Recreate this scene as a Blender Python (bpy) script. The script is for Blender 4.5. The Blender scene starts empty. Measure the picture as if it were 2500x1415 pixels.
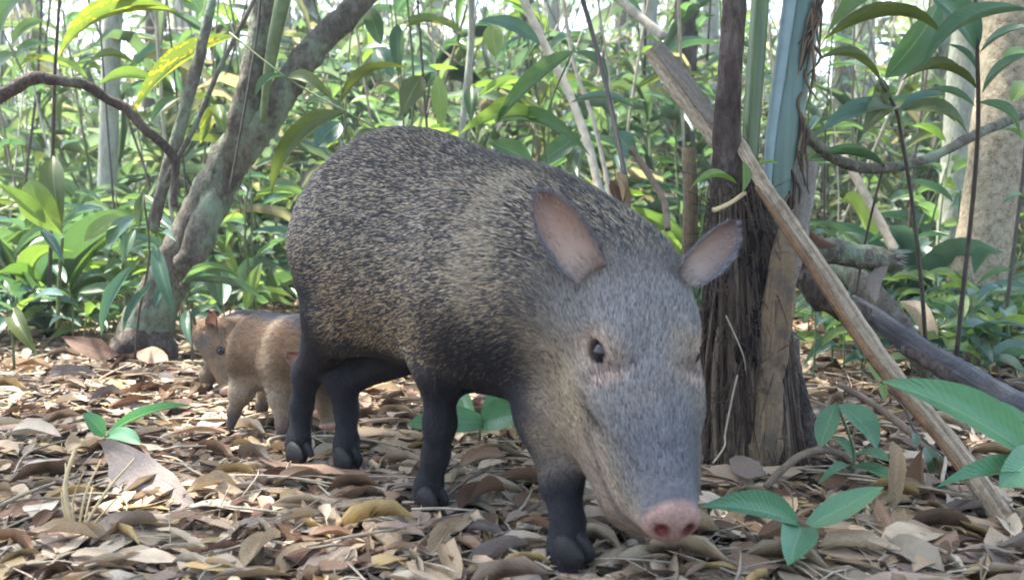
import bpy, math, random
import numpy as np
from mathutils import Vector, Matrix, noise

# ------------------------------------------------------------------ camera, sky, sun, exposure
SC = bpy.context.scene
COL = SC.collection
FPX = 2400.0                      # focal length in pixels of the 2500 px wide photograph
CAM_H = 0.40
PITCH = math.atan((707.5 - 463.0) / FPX)
cam_data = bpy.data.cameras.new("camera")
cam = bpy.data.objects.new("camera", cam_data)
COL.objects.link(cam)
cam.location = (0, 0, CAM_H)
cam.rotation_euler = (math.pi / 2 - PITCH, 0, 0)
cam_data.sensor_width = 36.0
cam_data.sensor_fit = 'HORIZONTAL'
cam_data.lens = 36.0 * FPX / 2500.0
cam_data.clip_start = 0.02
cam_data.clip_end = 400
cam_data.dof.use_dof = True
cam_data.dof.focus_distance = 1.5
cam_data.dof.aperture_fstop = 7.0
SC.camera = cam

SUN_EL, SUN_AZ = math.radians(66), math.radians(-60)     # azimuth from +Y (away from camera) towards +X
SUN_DIR = Vector((math.sin(SUN_AZ) * math.cos(SUN_EL), math.cos(SUN_AZ) * math.cos(SUN_EL), math.sin(SUN_EL)))
world = bpy.data.worlds.new("World")
SC.world = world
world.use_nodes = True
wn = world.node_tree.nodes
wl = world.node_tree.links
wn.clear()
w_out = wn.new("ShaderNodeOutputWorld")
w_bg = wn.new("ShaderNodeBackground")
w_sky = wn.new("ShaderNodeTexSky")
w_sky.sky_type = 'NISHITA'
w_sky.sun_disc = False
w_sky.sun_elevation = SUN_EL
w_sky.sun_rotation = SUN_AZ
w_sky.air_density = 1.0
w_sky.dust_density = 2.5
w_bg.inputs["Strength"].default_value = 0.15
wl.new(w_sky.outputs[0], w_bg.inputs[0])
wl.new(w_bg.outputs[0], w_out.inputs[0])

sun_data = bpy.data.lights.new("sun", 'SUN')
sun_data.energy = 4.2
sun_data.angle = math.radians(1.2)
sun_data.color = (1.0, 0.95, 0.88)
sun = bpy.data.objects.new("sun", sun_data)
COL.objects.link(sun)
sun.rotation_euler = (-SUN_DIR).to_track_quat('-Z', 'Y').to_euler()

SC.view_settings.view_transform = 'Standard'
SC.view_settings.look = 'None'
SC.view_settings.exposure = 2.62
SC.view_settings.gamma = 1.0
SC.render.engine = 'CYCLES'
SC.cycles.use_denoising = True
SC.cycles.filter_width = 1.8
SC.cycles.use_adaptive_sampling = True
SC.cycles.adaptive_threshold = 0.02
SC.cycles.max_bounces = 4
SC.cycles.diffuse_bounces = 2
SC.cycles.glossy_bounces = 2
SC.cycles.transmission_bounces = 3
SC.cycles.transparent_max_bounces = 4
SC.cycles.sample_clamp_indirect = 6.0
SC.cycles.caustics_reflective = False
SC.cycles.caustics_refractive = False

# ------------------------------------------------------------------ placing helpers
_L = Vector((0, math.cos(PITCH), -math.sin(PITCH)))
_U = Vector((0, math.sin(PITCH), math.cos(PITCH)))
_C = Vector((0, 0, CAM_H))


def at(px, py, D):
    """world point at world distance Y = D whose bearing was measured in the photograph"""
    d = Vector((1, 0, 0)) * ((px - 1250) / FPX) + _L - _U * ((py - 707.5) / FPX)
    return _C + d * (D / d.y)


def gz(x, y):
    """height of the forest floor"""
    h = 0.012 * math.sin(3.1 * x + 0.7) * math.sin(2.3 * y + 0.4) + 0.006 * math.sin(7.3 * x + 1.9 * y)
    if y > 3.0:
        h += 0.035 * (y - 3.0) * (0.6 + 0.4 * math.sin(0.4 * x + 1.0)) if y < 12 else 0.035 * 9 * (0.6 + 0.4 * math.sin(0.4 * x + 1.0))
    return h - 0.006


def ground(px, py):
    """world point where the bearing meets the floor"""
    d = at(px, py, 1.0) - _C
    p = _C + d * (CAM_H / -d.z)
    for _ in range(4):
        p = _C + d * ((gz(p.x, p.y) - CAM_H) / d.z)
    return p


def lerp(a, b, t):
    return a + (b - a) * t


def new_obj(name, mesh, parent=None, mats=()):
    o = bpy.data.objects.new(name, mesh)
    COL.objects.link(o)
    for m in mats:
        if mesh is not None and m.name not in [x.name for x in mesh.materials if x]:
            mesh.materials.append(m)
    if parent is not None:
        o.parent = parent
    return o


def tag(o, label=None, category=None, group=None, kind=None):
    if label: o["label"] = label
    if category: o["category"] = category
    if group: o["group"] = group
    if kind: o["kind"] = kind
    return o


def empty(name, loc, label=None, category=None, group=None):
    o = bpy.data.objects.new(name, None)
    COL.objects.link(o)
    o.location = loc
    o.empty_display_size = 0.05
    return tag(o, label, category, group)


def mesh_from(name, verts, faces, smooth=True, mat=None, cols=None, uvs=None):
    me = bpy.data.meshes.new(name)
    me.from_pydata([tuple(v) for v in verts], [], [tuple(f) for f in faces])
    if smooth:
        me.polygons.foreach_set("use_smooth", [True] * len(me.polygons))
    if cols is not None:
        a = me.color_attributes.new("Col", 'FLOAT_COLOR', 'POINT')
        c = np.ones((len(verts), 4), dtype=np.float32)
        c[:, :3] = np.asarray(cols, dtype=np.float32)
        a.data.foreach_set("color", c.ravel())
    if uvs is not None:
        uvl = me.uv_layers.new(name="UVMap")
        li = np.empty(len(me.loops), dtype=np.int32)
        me.loops.foreach_get("vertex_index", li)
        uvl.data.foreach_set("uv", np.asarray(uvs, dtype=np.float32)[li].ravel())
    if mat is not None:
        me.materials.append(mat)
    me.update()
    return me


def big_mesh(name, V, F, cols=None, mat=None, uvs=None, smooth=True):
    """fast builder for large all-quad or all-triangle meshes (numpy arrays)"""
    V = np.asarray(V, dtype=np.float32)
    F = np.asarray(F, dtype=np.int32)
    k = F.shape[1]
    me = bpy.data.meshes.new(name)
    me.vertices.add(len(V))
    me.vertices.foreach_set("co", V.ravel())
    me.loops.add(F.size)
    me.loops.foreach_set("vertex_index", F.ravel())
    me.polygons.add(len(F))
    me.polygons.foreach_set("loop_start", np.arange(0, F.size, k, dtype=np.int32))
    me.polygons.foreach_set("loop_total", np.full(len(F), k, dtype=np.int32))
    if smooth:
        me.polygons.foreach_set("use_smooth", np.ones(len(F), dtype=bool))
    me.update(calc_edges=True)
    if cols is not None:
        a = me.color_attributes.new("Col", 'FLOAT_COLOR', 'POINT')
        c = np.ones((len(V), 4), dtype=np.float32)
        c[:, :3] = cols
        a.data.foreach_set("color", c.ravel())
    if uvs is not None:
        uvl = me.uv_layers.new(name="UVMap")
        uvl.data.foreach_set("uv", np.asarray(uvs, dtype=np.float32)[F.ravel()].ravel())
    if mat is not None:
        me.materials.append(mat)
    return me


# ------------------------------------------------------------------ materials
def srgb(r, g, b):
    f = lambda c: c / 12.92 if c <= 0.04045 else ((c + 0.055) / 1.055) ** 2.4
    return (f(r / 255), f(g / 255), f(b / 255), 1)


class NT:
    def __init__(self, name):
        self.m = bpy.data.materials.new(name)
        self.m.use_nodes = True
        self.n = self.m.node_tree.nodes
        self.l = self.m.node_tree.links
        self.n.clear()
        self.out = self.n.new("ShaderNodeOutputMaterial")

    def add(self, t, **kw):
        nd = self.n.new(t)
        for k, v in kw.items():
            if hasattr(nd, k):
                setattr(nd, k, v)
            else:
                nd.inputs[k.replace("_", " ")].default_value = v
        return nd

    def link(self, a, b):
        self.l.new(a, b)

    def ramp(self, fac, stops, interp='LINEAR'):
        r = self.n.new("ShaderNodeValToRGB")
        r.color_ramp.interpolation = interp
        el = r.color_ramp.elements
        while len(el) < len(stops):
            el.new(0.5)
        for e, (p, c) in zip(el, stops):
            e.position = p
            e.color = c if len(c) == 4 else (*c, 1)
        self.link(fac, r.inputs[0])
        return r.outputs[0]

    def math(self, op, a, b=None, c=None):
        m = self.n.new("ShaderNodeMath")
        m.operation = op
        for i, v in enumerate((a, b, c)):
            if v is None: continue
            if isinstance(v, (int, float)):
                m.inputs[i].default_value = v
            else:
                self.link(v, m.inputs[i])
        return m.outputs[0]

    def mix(self, fac, a, b, mode='MIX'):
        m = self.n.new("ShaderNodeMix")
        m.data_type = 'RGBA'
        m.blend_type = mode
        for i, v in ((0, fac), (6, a), (7, b)):
            if isinstance(v, (int, float)):
                m.inputs[i].default_value = v
            elif isinstance(v, tuple):
                m.inputs[i].default_value = v if len(v) == 4 else (*v, 1)
            else:
                self.link(v, m.inputs[i])
        return m.outputs[2]

    def noise(self, scale, coord=None, detail=4, rough=0.6, dist=0.0):
        t = self.n.new("ShaderNodeTexNoise")
        t.inputs["Scale"].default_value = scale
        t.inputs["Detail"].default_value = detail
        t.inputs["Roughness"].default_value = rough
        t.inputs["Distortion"].default_value = dist
        if coord is not None:
            self.link(coord, t.inputs["Vector"])
        return t.outputs[0]

    def obj_coord(self, scale=(1, 1, 1), which="Object"):
        tc = self.n.new("ShaderNodeTexCoord")
        mp = self.n.new("ShaderNodeMapping")
        mp.inputs["Scale"].default_value = scale
        self.link(tc.outputs[which], mp.inputs[0])
        return mp.outputs[0]

    def bump(self, h, strength=0.4, dist=0.01):
        b = self.n.new("ShaderNodeBump")
        b.inputs["Strength"].default_value = strength
        b.inputs["Distance"].default_value = dist
        self.link(h, b.inputs["Height"])
        return b.outputs[0]

    def principled(self, color, rough=0.7, normal=None, spec=0.35, **kw):
        p = self.n.new("ShaderNodeBsdfPrincipled")
        if isinstance(color, tuple):
            p.inputs["Base Color"].default_value = color if len(color) == 4 else (*color, 1)
        else:
            self.link(color, p.inputs["Base Color"])
        if isinstance(rough, (int, float)):
            p.inputs["Roughness"].default_value = rough
        else:
            self.link(rough, p.inputs["Roughness"])
        p.inputs["Specular IOR Level"].default_value = spec
        if normal is not None:
            self.link(normal, p.inputs["Normal"])
        for k, v in kw.items():
            p.inputs[k.replace("_", " ")].default_value = v
        return p.outputs[0]

    def done(self, shader):
        self.link(shader, self.out.inputs[0])
        return self.m


def leaf_material(name, greens, trans_gain=1.6, trans=0.42, rough=0.38, spots=0.0, spot_col=(0.55, 0.36, 0.03), per='object', veins=0.5, spec=0.5):
    """leaf blade: colour picked per leaf, midrib and side veins along the UV, light passing through"""
    t = NT(name)
    if per == 'object':
        oi = t.n.new("ShaderNodeObjectInfo")
        base = t.ramp(oi.outputs["Random"], [(i / max(1, len(greens) - 1), g) for i, g in enumerate(greens)])
    else:
        at_ = t.n.new("ShaderNodeAttribute")
        at_.attribute_name = "Col"
        base = at_.outputs["Color"]
    uvn = t.n.new("ShaderNodeUVMap")
    sep = t.n.new("ShaderNodeSeparateXYZ")
    t.link(uvn.outputs[0], sep.inputs[0])
    u, v = sep.outputs[0], sep.outputs[1]
    du = t.math('ABSOLUTE', t.math('SUBTRACT', u, 0.5))
    wob = t.noise(9.0, t.obj_coord((1, 1, 1)), 2)
    base = t.mix(t.math('MULTIPLY', wob, 0.55), base, t.mix(0.6, base, (0.02, 0.03, 0.012, 1)))
    rib = t.math('LESS_THAN', du, 0.022)
    base = t.mix(t.math('MULTIPLY', rib, 0.55), base, t.mix(0.5, base, (0.32, 0.36, 0.16, 1)))
    if spots > 0:
        sp = t.noise(26.0, t.obj_coord((1, 1, 1)), 5, 0.7)
        big = t.noise(5.0, t.obj_coord((1, 1, 1)), 2)
        f = t.math('GREATER_THAN', t.math('ADD', t.math('MULTIPLY', sp, 0.6), t.math('MULTIPLY', big, 0.55)), 1.0 - 0.42 * spots)
        base = t.mix(f, base, (*spot_col, 1))
    side = t.math('SINE', t.math('MULTIPLY', t.math('ADD', v, t.math('MULTIPLY', du, -0.35)), 120.0))
    h = t.math('ADD', t.math('MULTIPLY', side, 0.12 * veins), t.math('MULTIPLY', t.math('SMOOTH_MIN', du, 0.06, 0.03), 6.0))
    nrm = t.bump(t.math('ADD', h, t.math('MULTIPLY', wob, 0.6)), 0.35, 0.003)
    p = t.principled(base, rough, nrm, spec)
    tr = t.n.new("ShaderNodeBsdfTranslucent")
    warm = t.mix(1.0, base, (trans_gain * 0.98, trans_gain * 1.12, trans_gain * 0.66, 1), 'MULTIPLY')
    t.link(warm, tr.inputs[0])
    t.link(nrm, tr.inputs["Normal"])
    mx = t.n.new("ShaderNodeMixShader")
    mx.inputs[0].default_value = trans
    t.link(p, mx.inputs[1])
    t.link(tr.outputs[0], mx.inputs[2])
    return t.done(mx.outputs[0])


def bark_material(name, c1, c2, c3, scale=30, stretch=(1, 1, 0.25), bump=0.6, patch=(0.30, 0.34, 0.26), patch_amt=0.45, rough=0.85):
    t = NT(name)
    co = t.obj_coord(stretch)
    n1 = t.noise(scale, co, 6, 0.65, 0.3)
    n2 = t.noise(scale * 4.5, co, 4, 0.7)
    base = t.ramp(t.math('ADD', t.math('MULTIPLY', n1, 0.6), t.math('MULTIPLY', n2, 0.45)), [(0.38, c1), (0.52, c2), (0.66, c3)])
    pt = t.noise(scale * 0.28, t.obj_coord((1, 1, 0.7)), 5, 0.75)
    f = t.ramp(pt, [(0.62 - 0.2 * patch_amt, (0, 0, 0, 1)), (0.70 - 0.15 * patch_amt, (1, 1, 1, 1))])
    base = t.mix(t.math('MULTIPLY', f, patch_amt * 1.3), base, (*patch, 1))
    nrm = t.bump(t.math('ADD', n1, t.math('MULTIPLY', n2, 1.0)), bump, 0.02)
    return t.done(t.principled(base, rough, nrm, 0.2))


def dead_leaf_material(name, stops, per='object', rough=0.6):
    t = NT(name)
    if per == 'object':
        oi = t.n.new("ShaderNodeObjectInfo")
        base = t.ramp(oi.outputs["Random"], stops, 'CONSTANT' if len(stops) > 4 else 'LINEAR')
    else:
        a = t.n.new("ShaderNodeAttribute")
        a.attribute_name = "Col"
        base = a.outputs["Color"]
    co = t.obj_coord((1, 1, 1))
    n = t.noise(22.0, co, 4, 0.7)
    base = t.mix(t.ramp(n, [(0.35, (0, 0, 0, 1)), (0.72, (0.75, 0.75, 0.75, 1))]), base, t.mix(0.62, base, (0.05, 0.03, 0.018, 1)))
    uvn = t.n.new("ShaderNodeUVMap")
    sep = t.n.new("ShaderNodeSeparateXYZ")
    t.link(uvn.outputs[0], sep.inputs[0])
    du = t.math('ABSOLUTE', t.math('SUBTRACT', sep.outputs[0], 0.5))
    rib = t.math('LESS_THAN', du, 0.02)
    base = t.mix(t.math('MULTIPLY', rib, 0.4), base, (0.30, 0.22, 0.13, 1))
    side = t.math('SINE', t.math('MULTIPLY', t.math('ADD', sep.outputs[1], t.math('MULTIPLY', du, -0.4)), 90.0))
    nrm = t.bump(t.math('ADD', t.math('MULTIPLY', side, 0.035), n), 0.5, 0.004)
    p = t.principled(base, rough, nrm, 0.3)
    tr = t.n.new("ShaderNodeBsdfTranslucent")
    t.link(base, tr.inputs[0])
    mx = t.n.new("ShaderNodeMixShader")
    mx.inputs[0].default_value = 0.18
    t.link(p, mx.inputs[1])
    t.link(tr.outputs[0], mx.inputs[2])
    return t.done(mx.outputs[0])


def wood_material(name, c1, c2, c3, around=14.0, along=2.5, blotch=(0.12, 0.08, 0.05), blotch_amt=0.5, bump=0.6, rough=0.75):
    """dry wood or stalk: grain follows the piece's own length"""
    t = NT(name)
    uvn = t.n.new("ShaderNodeUVMap")
    mp = t.n.new("ShaderNodeMapping")
    mp.inputs["Scale"].default_value = (around, along, 1)
    t.link(uvn.outputs[0], mp.inputs[0])
    g = t.noise(2.2, mp.outputs[0], 6, 0.75, 0.4)
    co = t.obj_coord()
    b = t.noise(26, co, 5, 0.7)
    f = t.noise(140, co, 3, 0.7)
    base = t.ramp(t.math('ADD', t.math('MULTIPLY', g, 0.75), t.math('MULTIPLY', f, 0.25)), [(0.34, c1), (0.5, c2), (0.66, c3)])
    k = t.ramp(b, [(0.50, (0, 0, 0, 1)), (0.62, (1, 1, 1, 1))])
    base = t.mix(t.math('MULTIPLY', k, blotch_amt), base, (*blotch, 1))
    nrm = t.bump(t.math('ADD', t.math('MULTIPLY', g, 1.4), t.math('MULTIPLY', f, 0.5)), bump, 0.008)
    return t.done(t.principled(base, rough, nrm, 0.25))


def plain_material(name, col, rough=0.7, spec=0.3, nscale=40, vary=0.5, bump=0.3):
    t = NT(name)
    n = t.noise(nscale, t.obj_coord(), 5, 0.65)
    c = tuple(col[:3])
    dark = tuple(x * (1 - vary) for x in c)
    base = t.ramp(n, [(0.3, dark), (0.7, c)])
    return t.done(t.principled(base, rough, t.bump(n, bump, 0.005), spec))


M = {}
M['leaf'] = leaf_material("leaf_green", [(0.056, 0.105, 0.050), (0.088, 0.152, 0.064), (0.066, 0.128, 0.078), (0.112, 0.172, 0.068), (0.078, 0.138, 0.096)], spots=0.32, spot_col=(0.16, 0.11, 0.05))
M['leaf_yellow'] = leaf_material("leaf_yellow_green", [(0.14, 0.20, 0.05), (0.18, 0.25, 0.06), (0.12, 0.20, 0.05)], spots=0.35, spot_col=(0.22, 0.15, 0.05))
M['leaf_spot'] = leaf_material("leaf_yellow_spotted", [(0.15, 0.18, 0.04), (0.12, 0.17, 0.035)], spots=0.85)
M['leaf_blue'] = leaf_material("leaf_blue_green", [(0.055, 0.115, 0.09), (0.085, 0.155, 0.115), (0.07, 0.14, 0.085)], rough=0.28, trans=0.3, spots=0.25, spot_col=(0.18, 0.14, 0.08))
M['leaf_near'] = leaf_material("leaf_ribbed_green", [(0.085, 0.21, 0.11), (0.10, 0.24, 0.12), (0.08, 0.19, 0.09)], rough=0.42, trans=0.25, veins=1.4, spots=0.28, spot_col=(0.20, 0.14, 0.06))
M['leaf_olive'] = leaf_material("leaf_olive_green", [(0.07, 0.085, 0.025), (0.09, 0.11, 0.03), (0.06, 0.085, 0.03)], trans=0.35)  # dull olive leaf colour
M['leaf_mass'] = leaf_material("leaf_mass", [(0.08, 0.16, 0.05)], per='attr', trans=0.45)
M['dead'] = dead_leaf_material("leaf_dead", [(0.0, (0.36, 0.25, 0.15, 1)), (1, (0.20, 0.11, 0.06, 1))])
M['dead_mass'] = dead_leaf_material("leaf_dead_mass", [(0, (0.3, 0.2, 0.1, 1)), (1, (0.4, 0.3, 0.2, 1))], per='attr')
M['dead_red'] = dead_leaf_material("leaf_dead_red", [(0, (0.12, 0.056, 0.033, 1)), (1, (0.19, 0.10, 0.052, 1))])
M['dead_grey'] = dead_leaf_material("leaf_dead_grey", [(0, (0.19, 0.15, 0.125, 1)), (1, (0.26, 0.21, 0.17, 1))])
M['dead_tan'] = dead_leaf_material("leaf_dead_tan", [(0, (0.42, 0.30, 0.17, 1)), (0.5, (0.58, 0.47, 0.33, 1)), (1, (0.50, 0.36, 0.22, 1))])
M['dead_rose'] = dead_leaf_material("leaf_dead_rose", [(0, (0.30, 0.185, 0.115, 1)), (1, (0.36, 0.235, 0.15, 1))])
M['bark_grey'] = bark_material("bark_lichen_grey", (0.045, 0.036, 0.03), (0.105, 0.092, 0.07), (0.19, 0.175, 0.135), 26, (1, 1, 0.5), 0.7, (0.20, 0.26, 0.17), 0.62)
M['bark_dark'] = bark_material("bark_dark_brown", (0.03, 0.022, 0.018), (0.075, 0.055, 0.045), (0.15, 0.12, 0.10), 30, (1, 1, 0.3), 0.8, (0.22, 0.22, 0.17), 0.25)
M['bark_spot'] = bark_material("bark_spotted_tan", (0.09, 0.065, 0.04), (0.36, 0.30, 0.20), (0.50, 0.43, 0.32), 58, (1, 1, 0.9), 0.7, (0.27, 0.31, 0.22), 0.3)
M['bark_pale'] = bark_material("bark_pale_green", (0.17, 0.18, 0.14), (0.27, 0.28, 0.22), (0.36, 0.37, 0.30), 22, (1, 1, 0.4), 0.4, (0.35, 0.42, 0.34), 0.35)
M['cane'] = plain_material("cane_dark", (0.085, 0.07, 0.055), 0.6)
M['cane_green'] = plain_material("cane_green", (0.12, 0.16, 0.06), 0.5)
M['cane_pale'] = plain_material("cane_pale", (0.42, 0.38, 0.30), 0.7)
M['twig'] = plain_material("twig_brown", (0.20, 0.15, 0.11), 0.85, 0.15, 60)
M['twig_pale'] = plain_material("twig_pale", (0.42, 0.35, 0.25), 0.8, 0.2, 60)
M['straw'] = plain_material("dry_straw", (0.55, 0.42, 0.22), 0.65, 0.3, 60, 0.35)
# ------------------------------------------------------------------ ground
def build_ground():
    xs = np.concatenate([np.linspace(-60, -4, 24)[:-1], np.linspace(-4, 4, 161), np.linspace(4, 60, 24)[1:]])
    ys = np.concatenate([np.linspace(-12, 0, 12)[:-1], np.linspace(0, 6, 121), np.linspace(6, 90, 40)[1:]])
    V = []
    for y in ys:
        for x in xs:
            b = 0.010 * noise.noise((x * 9, y * 9, 0.3)) + 0.006 * noise.noise((x * 25, y * 25, 1.3)) if abs(x) < 4 and 0 < y < 6 else 0
            V.append((x, y, gz(x, y) - 0.008 + b))
    nx = len(xs)
    F = [(j * nx + i, j * nx + i + 1, (j + 1) * nx + i + 1, (j + 1) * nx + i) for j in range(len(ys) - 1) for i in range(nx - 1)]
    t = NT("forest_soil")
    co = t.obj_coord()
    n = t.noise(14, co, 8, 0.7)
    n2 = t.noise(120, co, 5, 0.7)
    base = t.ramp(t.math('ADD', t.math('MULTIPLY', n, 0.6), t.math('MULTIPLY', n2, 0.45)),
                  [(0.35, (0.035, 0.024, 0.017)), (0.52, (0.10, 0.068, 0.045)), (0.66, (0.19, 0.14, 0.095))])
    m = t.done(t.principled(base, 0.95, t.bump(n2, 0.8, 0.02), 0.1))
    o = new_obj("ground", mesh_from("ground", V, F, True, m))
    tag(o, "dark forest soil under the leaf litter", None, None, "structure")


build_ground()

# ------------------------------------------------------------------ leaf blades and tubes
def leaf_grid(nl, nw, prof, fold=0.25, arch=0.2, wave=0.0, twist=0.0, curl=0.0, seed=0, edge=0.0):
    """blade along +Y from (0,0,0) to (0,1,0); x in -0.5..0.5; returns verts, faces, uvs"""
    r = random.Random(seed)
    ph = r.uniform(0, 6)
    C = []
    for i in range(nl + 1):
        t = i / nl
        C.append((t, arch * 4 * t * (1 - t) * (0.8 + 0.4 * t)))
    V, U = [], []
    for i in range(nl + 1):
        t = i / nl
        w = prof(t)
        for j in range(nw + 1):
            s = -1 + 2 * j / nw
            x = 0.5 * w * s
            e = edge * (noise.noise((t * 7, s * 2.0, seed * 3.7)) if abs(s) > 0.9 else 0)
            z = C[i][1] + fold * 0.5 * w * abs(s) * (0.5 + 0.5 * abs(s)) + wave * math.sin(t * 9 + ph + 1.5 * s) * abs(s)
            if curl:
                a = curl * s * w * 1.6
                x, z = x * math.cos(a * 0.7), z + 0.5 * w * s * math.sin(a) * 0.6
            a = twist * (t - 0.3)
            x2 = x * math.cos(a) * (1 + e)
            V.append((x2, C[i][0], z * 1.0 + x * math.sin(a) * 0.35))
            U.append((0.5 + 0.5 * s, t))
    F = [(i * (nw + 1) + j, i * (nw + 1) + j + 1, (i + 1) * (nw + 1) + j + 1, (i + 1) * (nw + 1) + j) for i in range(nl) for j in range(nw)]
    return V, F, U


def p_lance(t): return max(0.03, math.sin(math.pi * t ** 0.85) ** 0.85) if t < 0.999 else 0.015
def p_oval(t): return max(0.04, math.sin(math.pi * t) ** 0.6) if t < 0.999 else 0.02
def p_obov(t): return max(0.06, math.sin(math.pi * t ** 1.45) ** 0.75) if t < 0.999 else 0.03
def p_strap(t): return max(0.08, min(1.0, 4.5 * t + 0.15, 1.0) * (1 - t ** 3.2) ** 0.8) if t < 0.999 else 0.015


TPL = {}
for k, (pr, kw) in {
    'lance': (p_lance, dict(fold=0.22, arch=0.10)), 'lance_a': (p_lance, dict(fold=0.25, arch=0.20, twist=0.5)),
    'lance_b': (p_lance, dict(fold=0.15, arch=0.06, twist=-0.7, wave=0.012)), 'lance_flat': (p_lance, dict(fold=0.10, arch=0.03)),
    'oval': (p_oval, dict(fold=0.16, arch=0.08, wave=0.012)), 'oval_a': (p_oval, dict(fold=0.24, arch=0.16, wave=0.02, twist=0.3)),
    'obov': (p_obov, dict(fold=0.18, arch=0.14, wave=0.015)),
    'strap': (p_strap, dict(fold=0.28, arch=0.24)), 'strap_a': (p_strap, dict(fold=0.22, arch=0.14, twist=0.9)),
}.items():
    TPL[k] = leaf_grid(10, 4, pr, seed=hash(k) % 97 if False else len(k), **kw)
DEAD = {}
for k, (pr, kw) in {
    'dead_a': (p_oval, dict(fold=0.3, arch=0.16, wave=0.05, curl=0.9)), 'dead_b': (p_lance, dict(fold=-0.35, arch=-0.10, wave=0.04, curl=-0.7)),
    'dead_c': (p_oval, dict(fold=0.05, arch=0.05, wave=0.05, twist=0.9)), 'dead_d': (p_obov, dict(fold=0.5, arch=0.22, wave=0.06, curl=1.3)),
    'dead_e': (p_lance, dict(fold=0.12, arch=-0.14, wave=0.03, twist=-0.8)), 'dead_f': (p_obov, dict(fold=-0.2, arch=0.10, wave=0.07, curl=-1.0)),
}.items():
    DEAD[k] = leaf_grid(7, 4, pr, seed=ord(k[-1]), edge=0.5, **kw)
TPL.update(DEAD)
_cache = {}


def leaf_mesh(tpl, mat):
    if (tpl, mat) not in _cache:
        V, F, U = TPL[tpl]
        _cache[(tpl, mat)] = mesh_from("leaf_" + tpl, V, F, True, M[mat], None, U)
    return _cache[(tpl, mat)]


def blade_matrix(base, tip, width, normal, zs=1.0):
    y = tip - base
    L = y.length
    y = y / L
    n = Vector(normal)
    n = n - y * n.dot(y)
    if n.length < 1e-4:
        n = Vector((1, 0, 0)) - y * y.x
    n.normalize()
    x = y.cross(n)
    L2 = L * zs
    m = Matrix(((x.x * width, y.x * L, n.x * L2, 0), (x.y * width, y.y * L, n.y * L2, 0), (x.z * width, y.z * L, n.z * L2, 0), (0, 0, 0, 1)))
    m.translation = base
    return m


def leaf(root, base, tip, width, normal=(0, -0.3, 1), tpl='lance', mat='leaf', name="leaf"):
    o = new_obj(name, leaf_mesh(tpl, mat), root)
    m = blade_matrix(Vector(base), Vector(tip), width, normal)
    if root is not None:
        m.translation = m.translation - root.location
    o.matrix_basis = m
    return o


def wpx(px, d): return px * d / FPX


def lp(root, b, t, w, normal=(0, -0.5, 1), tpl='lance', mat='leaf'):
    """leaf whose base and tip were measured: (x, y, distance)"""
    return leaf(root, at(*b), at(*t), wpx(w, (b[2] + t[2]) / 2), normal, tpl, mat)


def tube_mesh(name, pts, rad, sides=8, mat=None, sub=6, rough=0.0, flat=1.0, seed=0, jag=False, flat_dir=None):
    """tapered tube through the points (Catmull-Rom), optionally flattened and roughened"""
    pts = [Vector(p) for p in pts]
    if not isinstance(rad, (list, tuple)): rad = [rad] * len(pts)
    P, R = [], []
    n = len(pts)
    for i in range(n - 1):
        p0, p1, p2, p3 = pts[max(0, i - 1)], pts[i], pts[i + 1], pts[min(n - 1, i + 2)]
        for k in range(sub):
            t = k / sub
            P.append(0.5 * (2 * p1 + (p2 - p0) * t + (2 * p0 - 5 * p1 + 4 * p2 - p3) * t * t + (3 * p1 - p0 - 3 * p2 + p3) * t ** 3))
            R.append(rad[i] + (rad[i + 1] - rad[i]) * t)
    P.append(pts[-1]); R.append(rad[-1])
    V, F, U = [], [], []
    d0 = (P[1] - P[0]).normalized()
    up = Vector(flat_dir) if flat_dir else (Vector((0, -1, 0)) if abs(d0.y) < 0.8 else Vector((1, 0, 0)))
    for i, p in enumerate(P):
        d = (P[min(i + 1, len(P) - 1)] - P[max(i - 1, 0)]).normalized()
        a = up - d * up.dot(d)
        a.normalize()
        b = d.cross(a)
        for j in range(sides):
            th = 2 * math.pi * j / sides
            rr = R[i] * (1 + (rough * noise.noise((math.cos(th) * 1.5 + seed, math.sin(th) * 1.5 + 3.1 * seed, i * 0.55)) if rough else 0))
            q = p + a * (math.cos(th) * rr * flat) + b * (math.sin(th) * rr)
            if jag and i == len(P) - 1:
                q = q + d * R[i] * 1.6 * noise.noise((th * 2.0, seed, 0.5))
            V.append(q); U.append((j / sides, i / len(P)))
        up = a
    for i in range(len(P) - 1):
        for j in range(sides):
            k = (j + 1) % sides
            F.append((i * sides + j, i * sides + k, (i + 1) * sides + k, (i + 1) * sides + j))
    F.append(tuple(reversed(range(sides))))
    F.append(tuple((len(P) - 1) * sides + j for j in range(sides)))
    return V, F, U


def tube(name, root, pts, rad, mat, **kw):
    V, F, U = tube_mesh(name, pts, rad, **kw)
    off = root.location if root is not None else Vector((0, 0, 0))
    me = mesh_from(name, [v - off for v in V], F, True, M[mat], None, U)
    return new_obj(name, me, root)


def single(name, pts, rad, mat, label, category, group=None, **kw):
    """a thing that is one tube, its origin at its first point"""
    V, F, U = tube_mesh(name, pts, rad, **kw)
    o0 = Vector(pts[0])
    me = mesh_from(name, [v - o0 for v in V], F, True, M[mat], None, U)
    o = new_obj(name, me)
    o.location = o0
    return tag(o, label, category, group)


def pxs(*pts): return [at(*p) for p in pts]


RND = random.Random(11)

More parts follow.
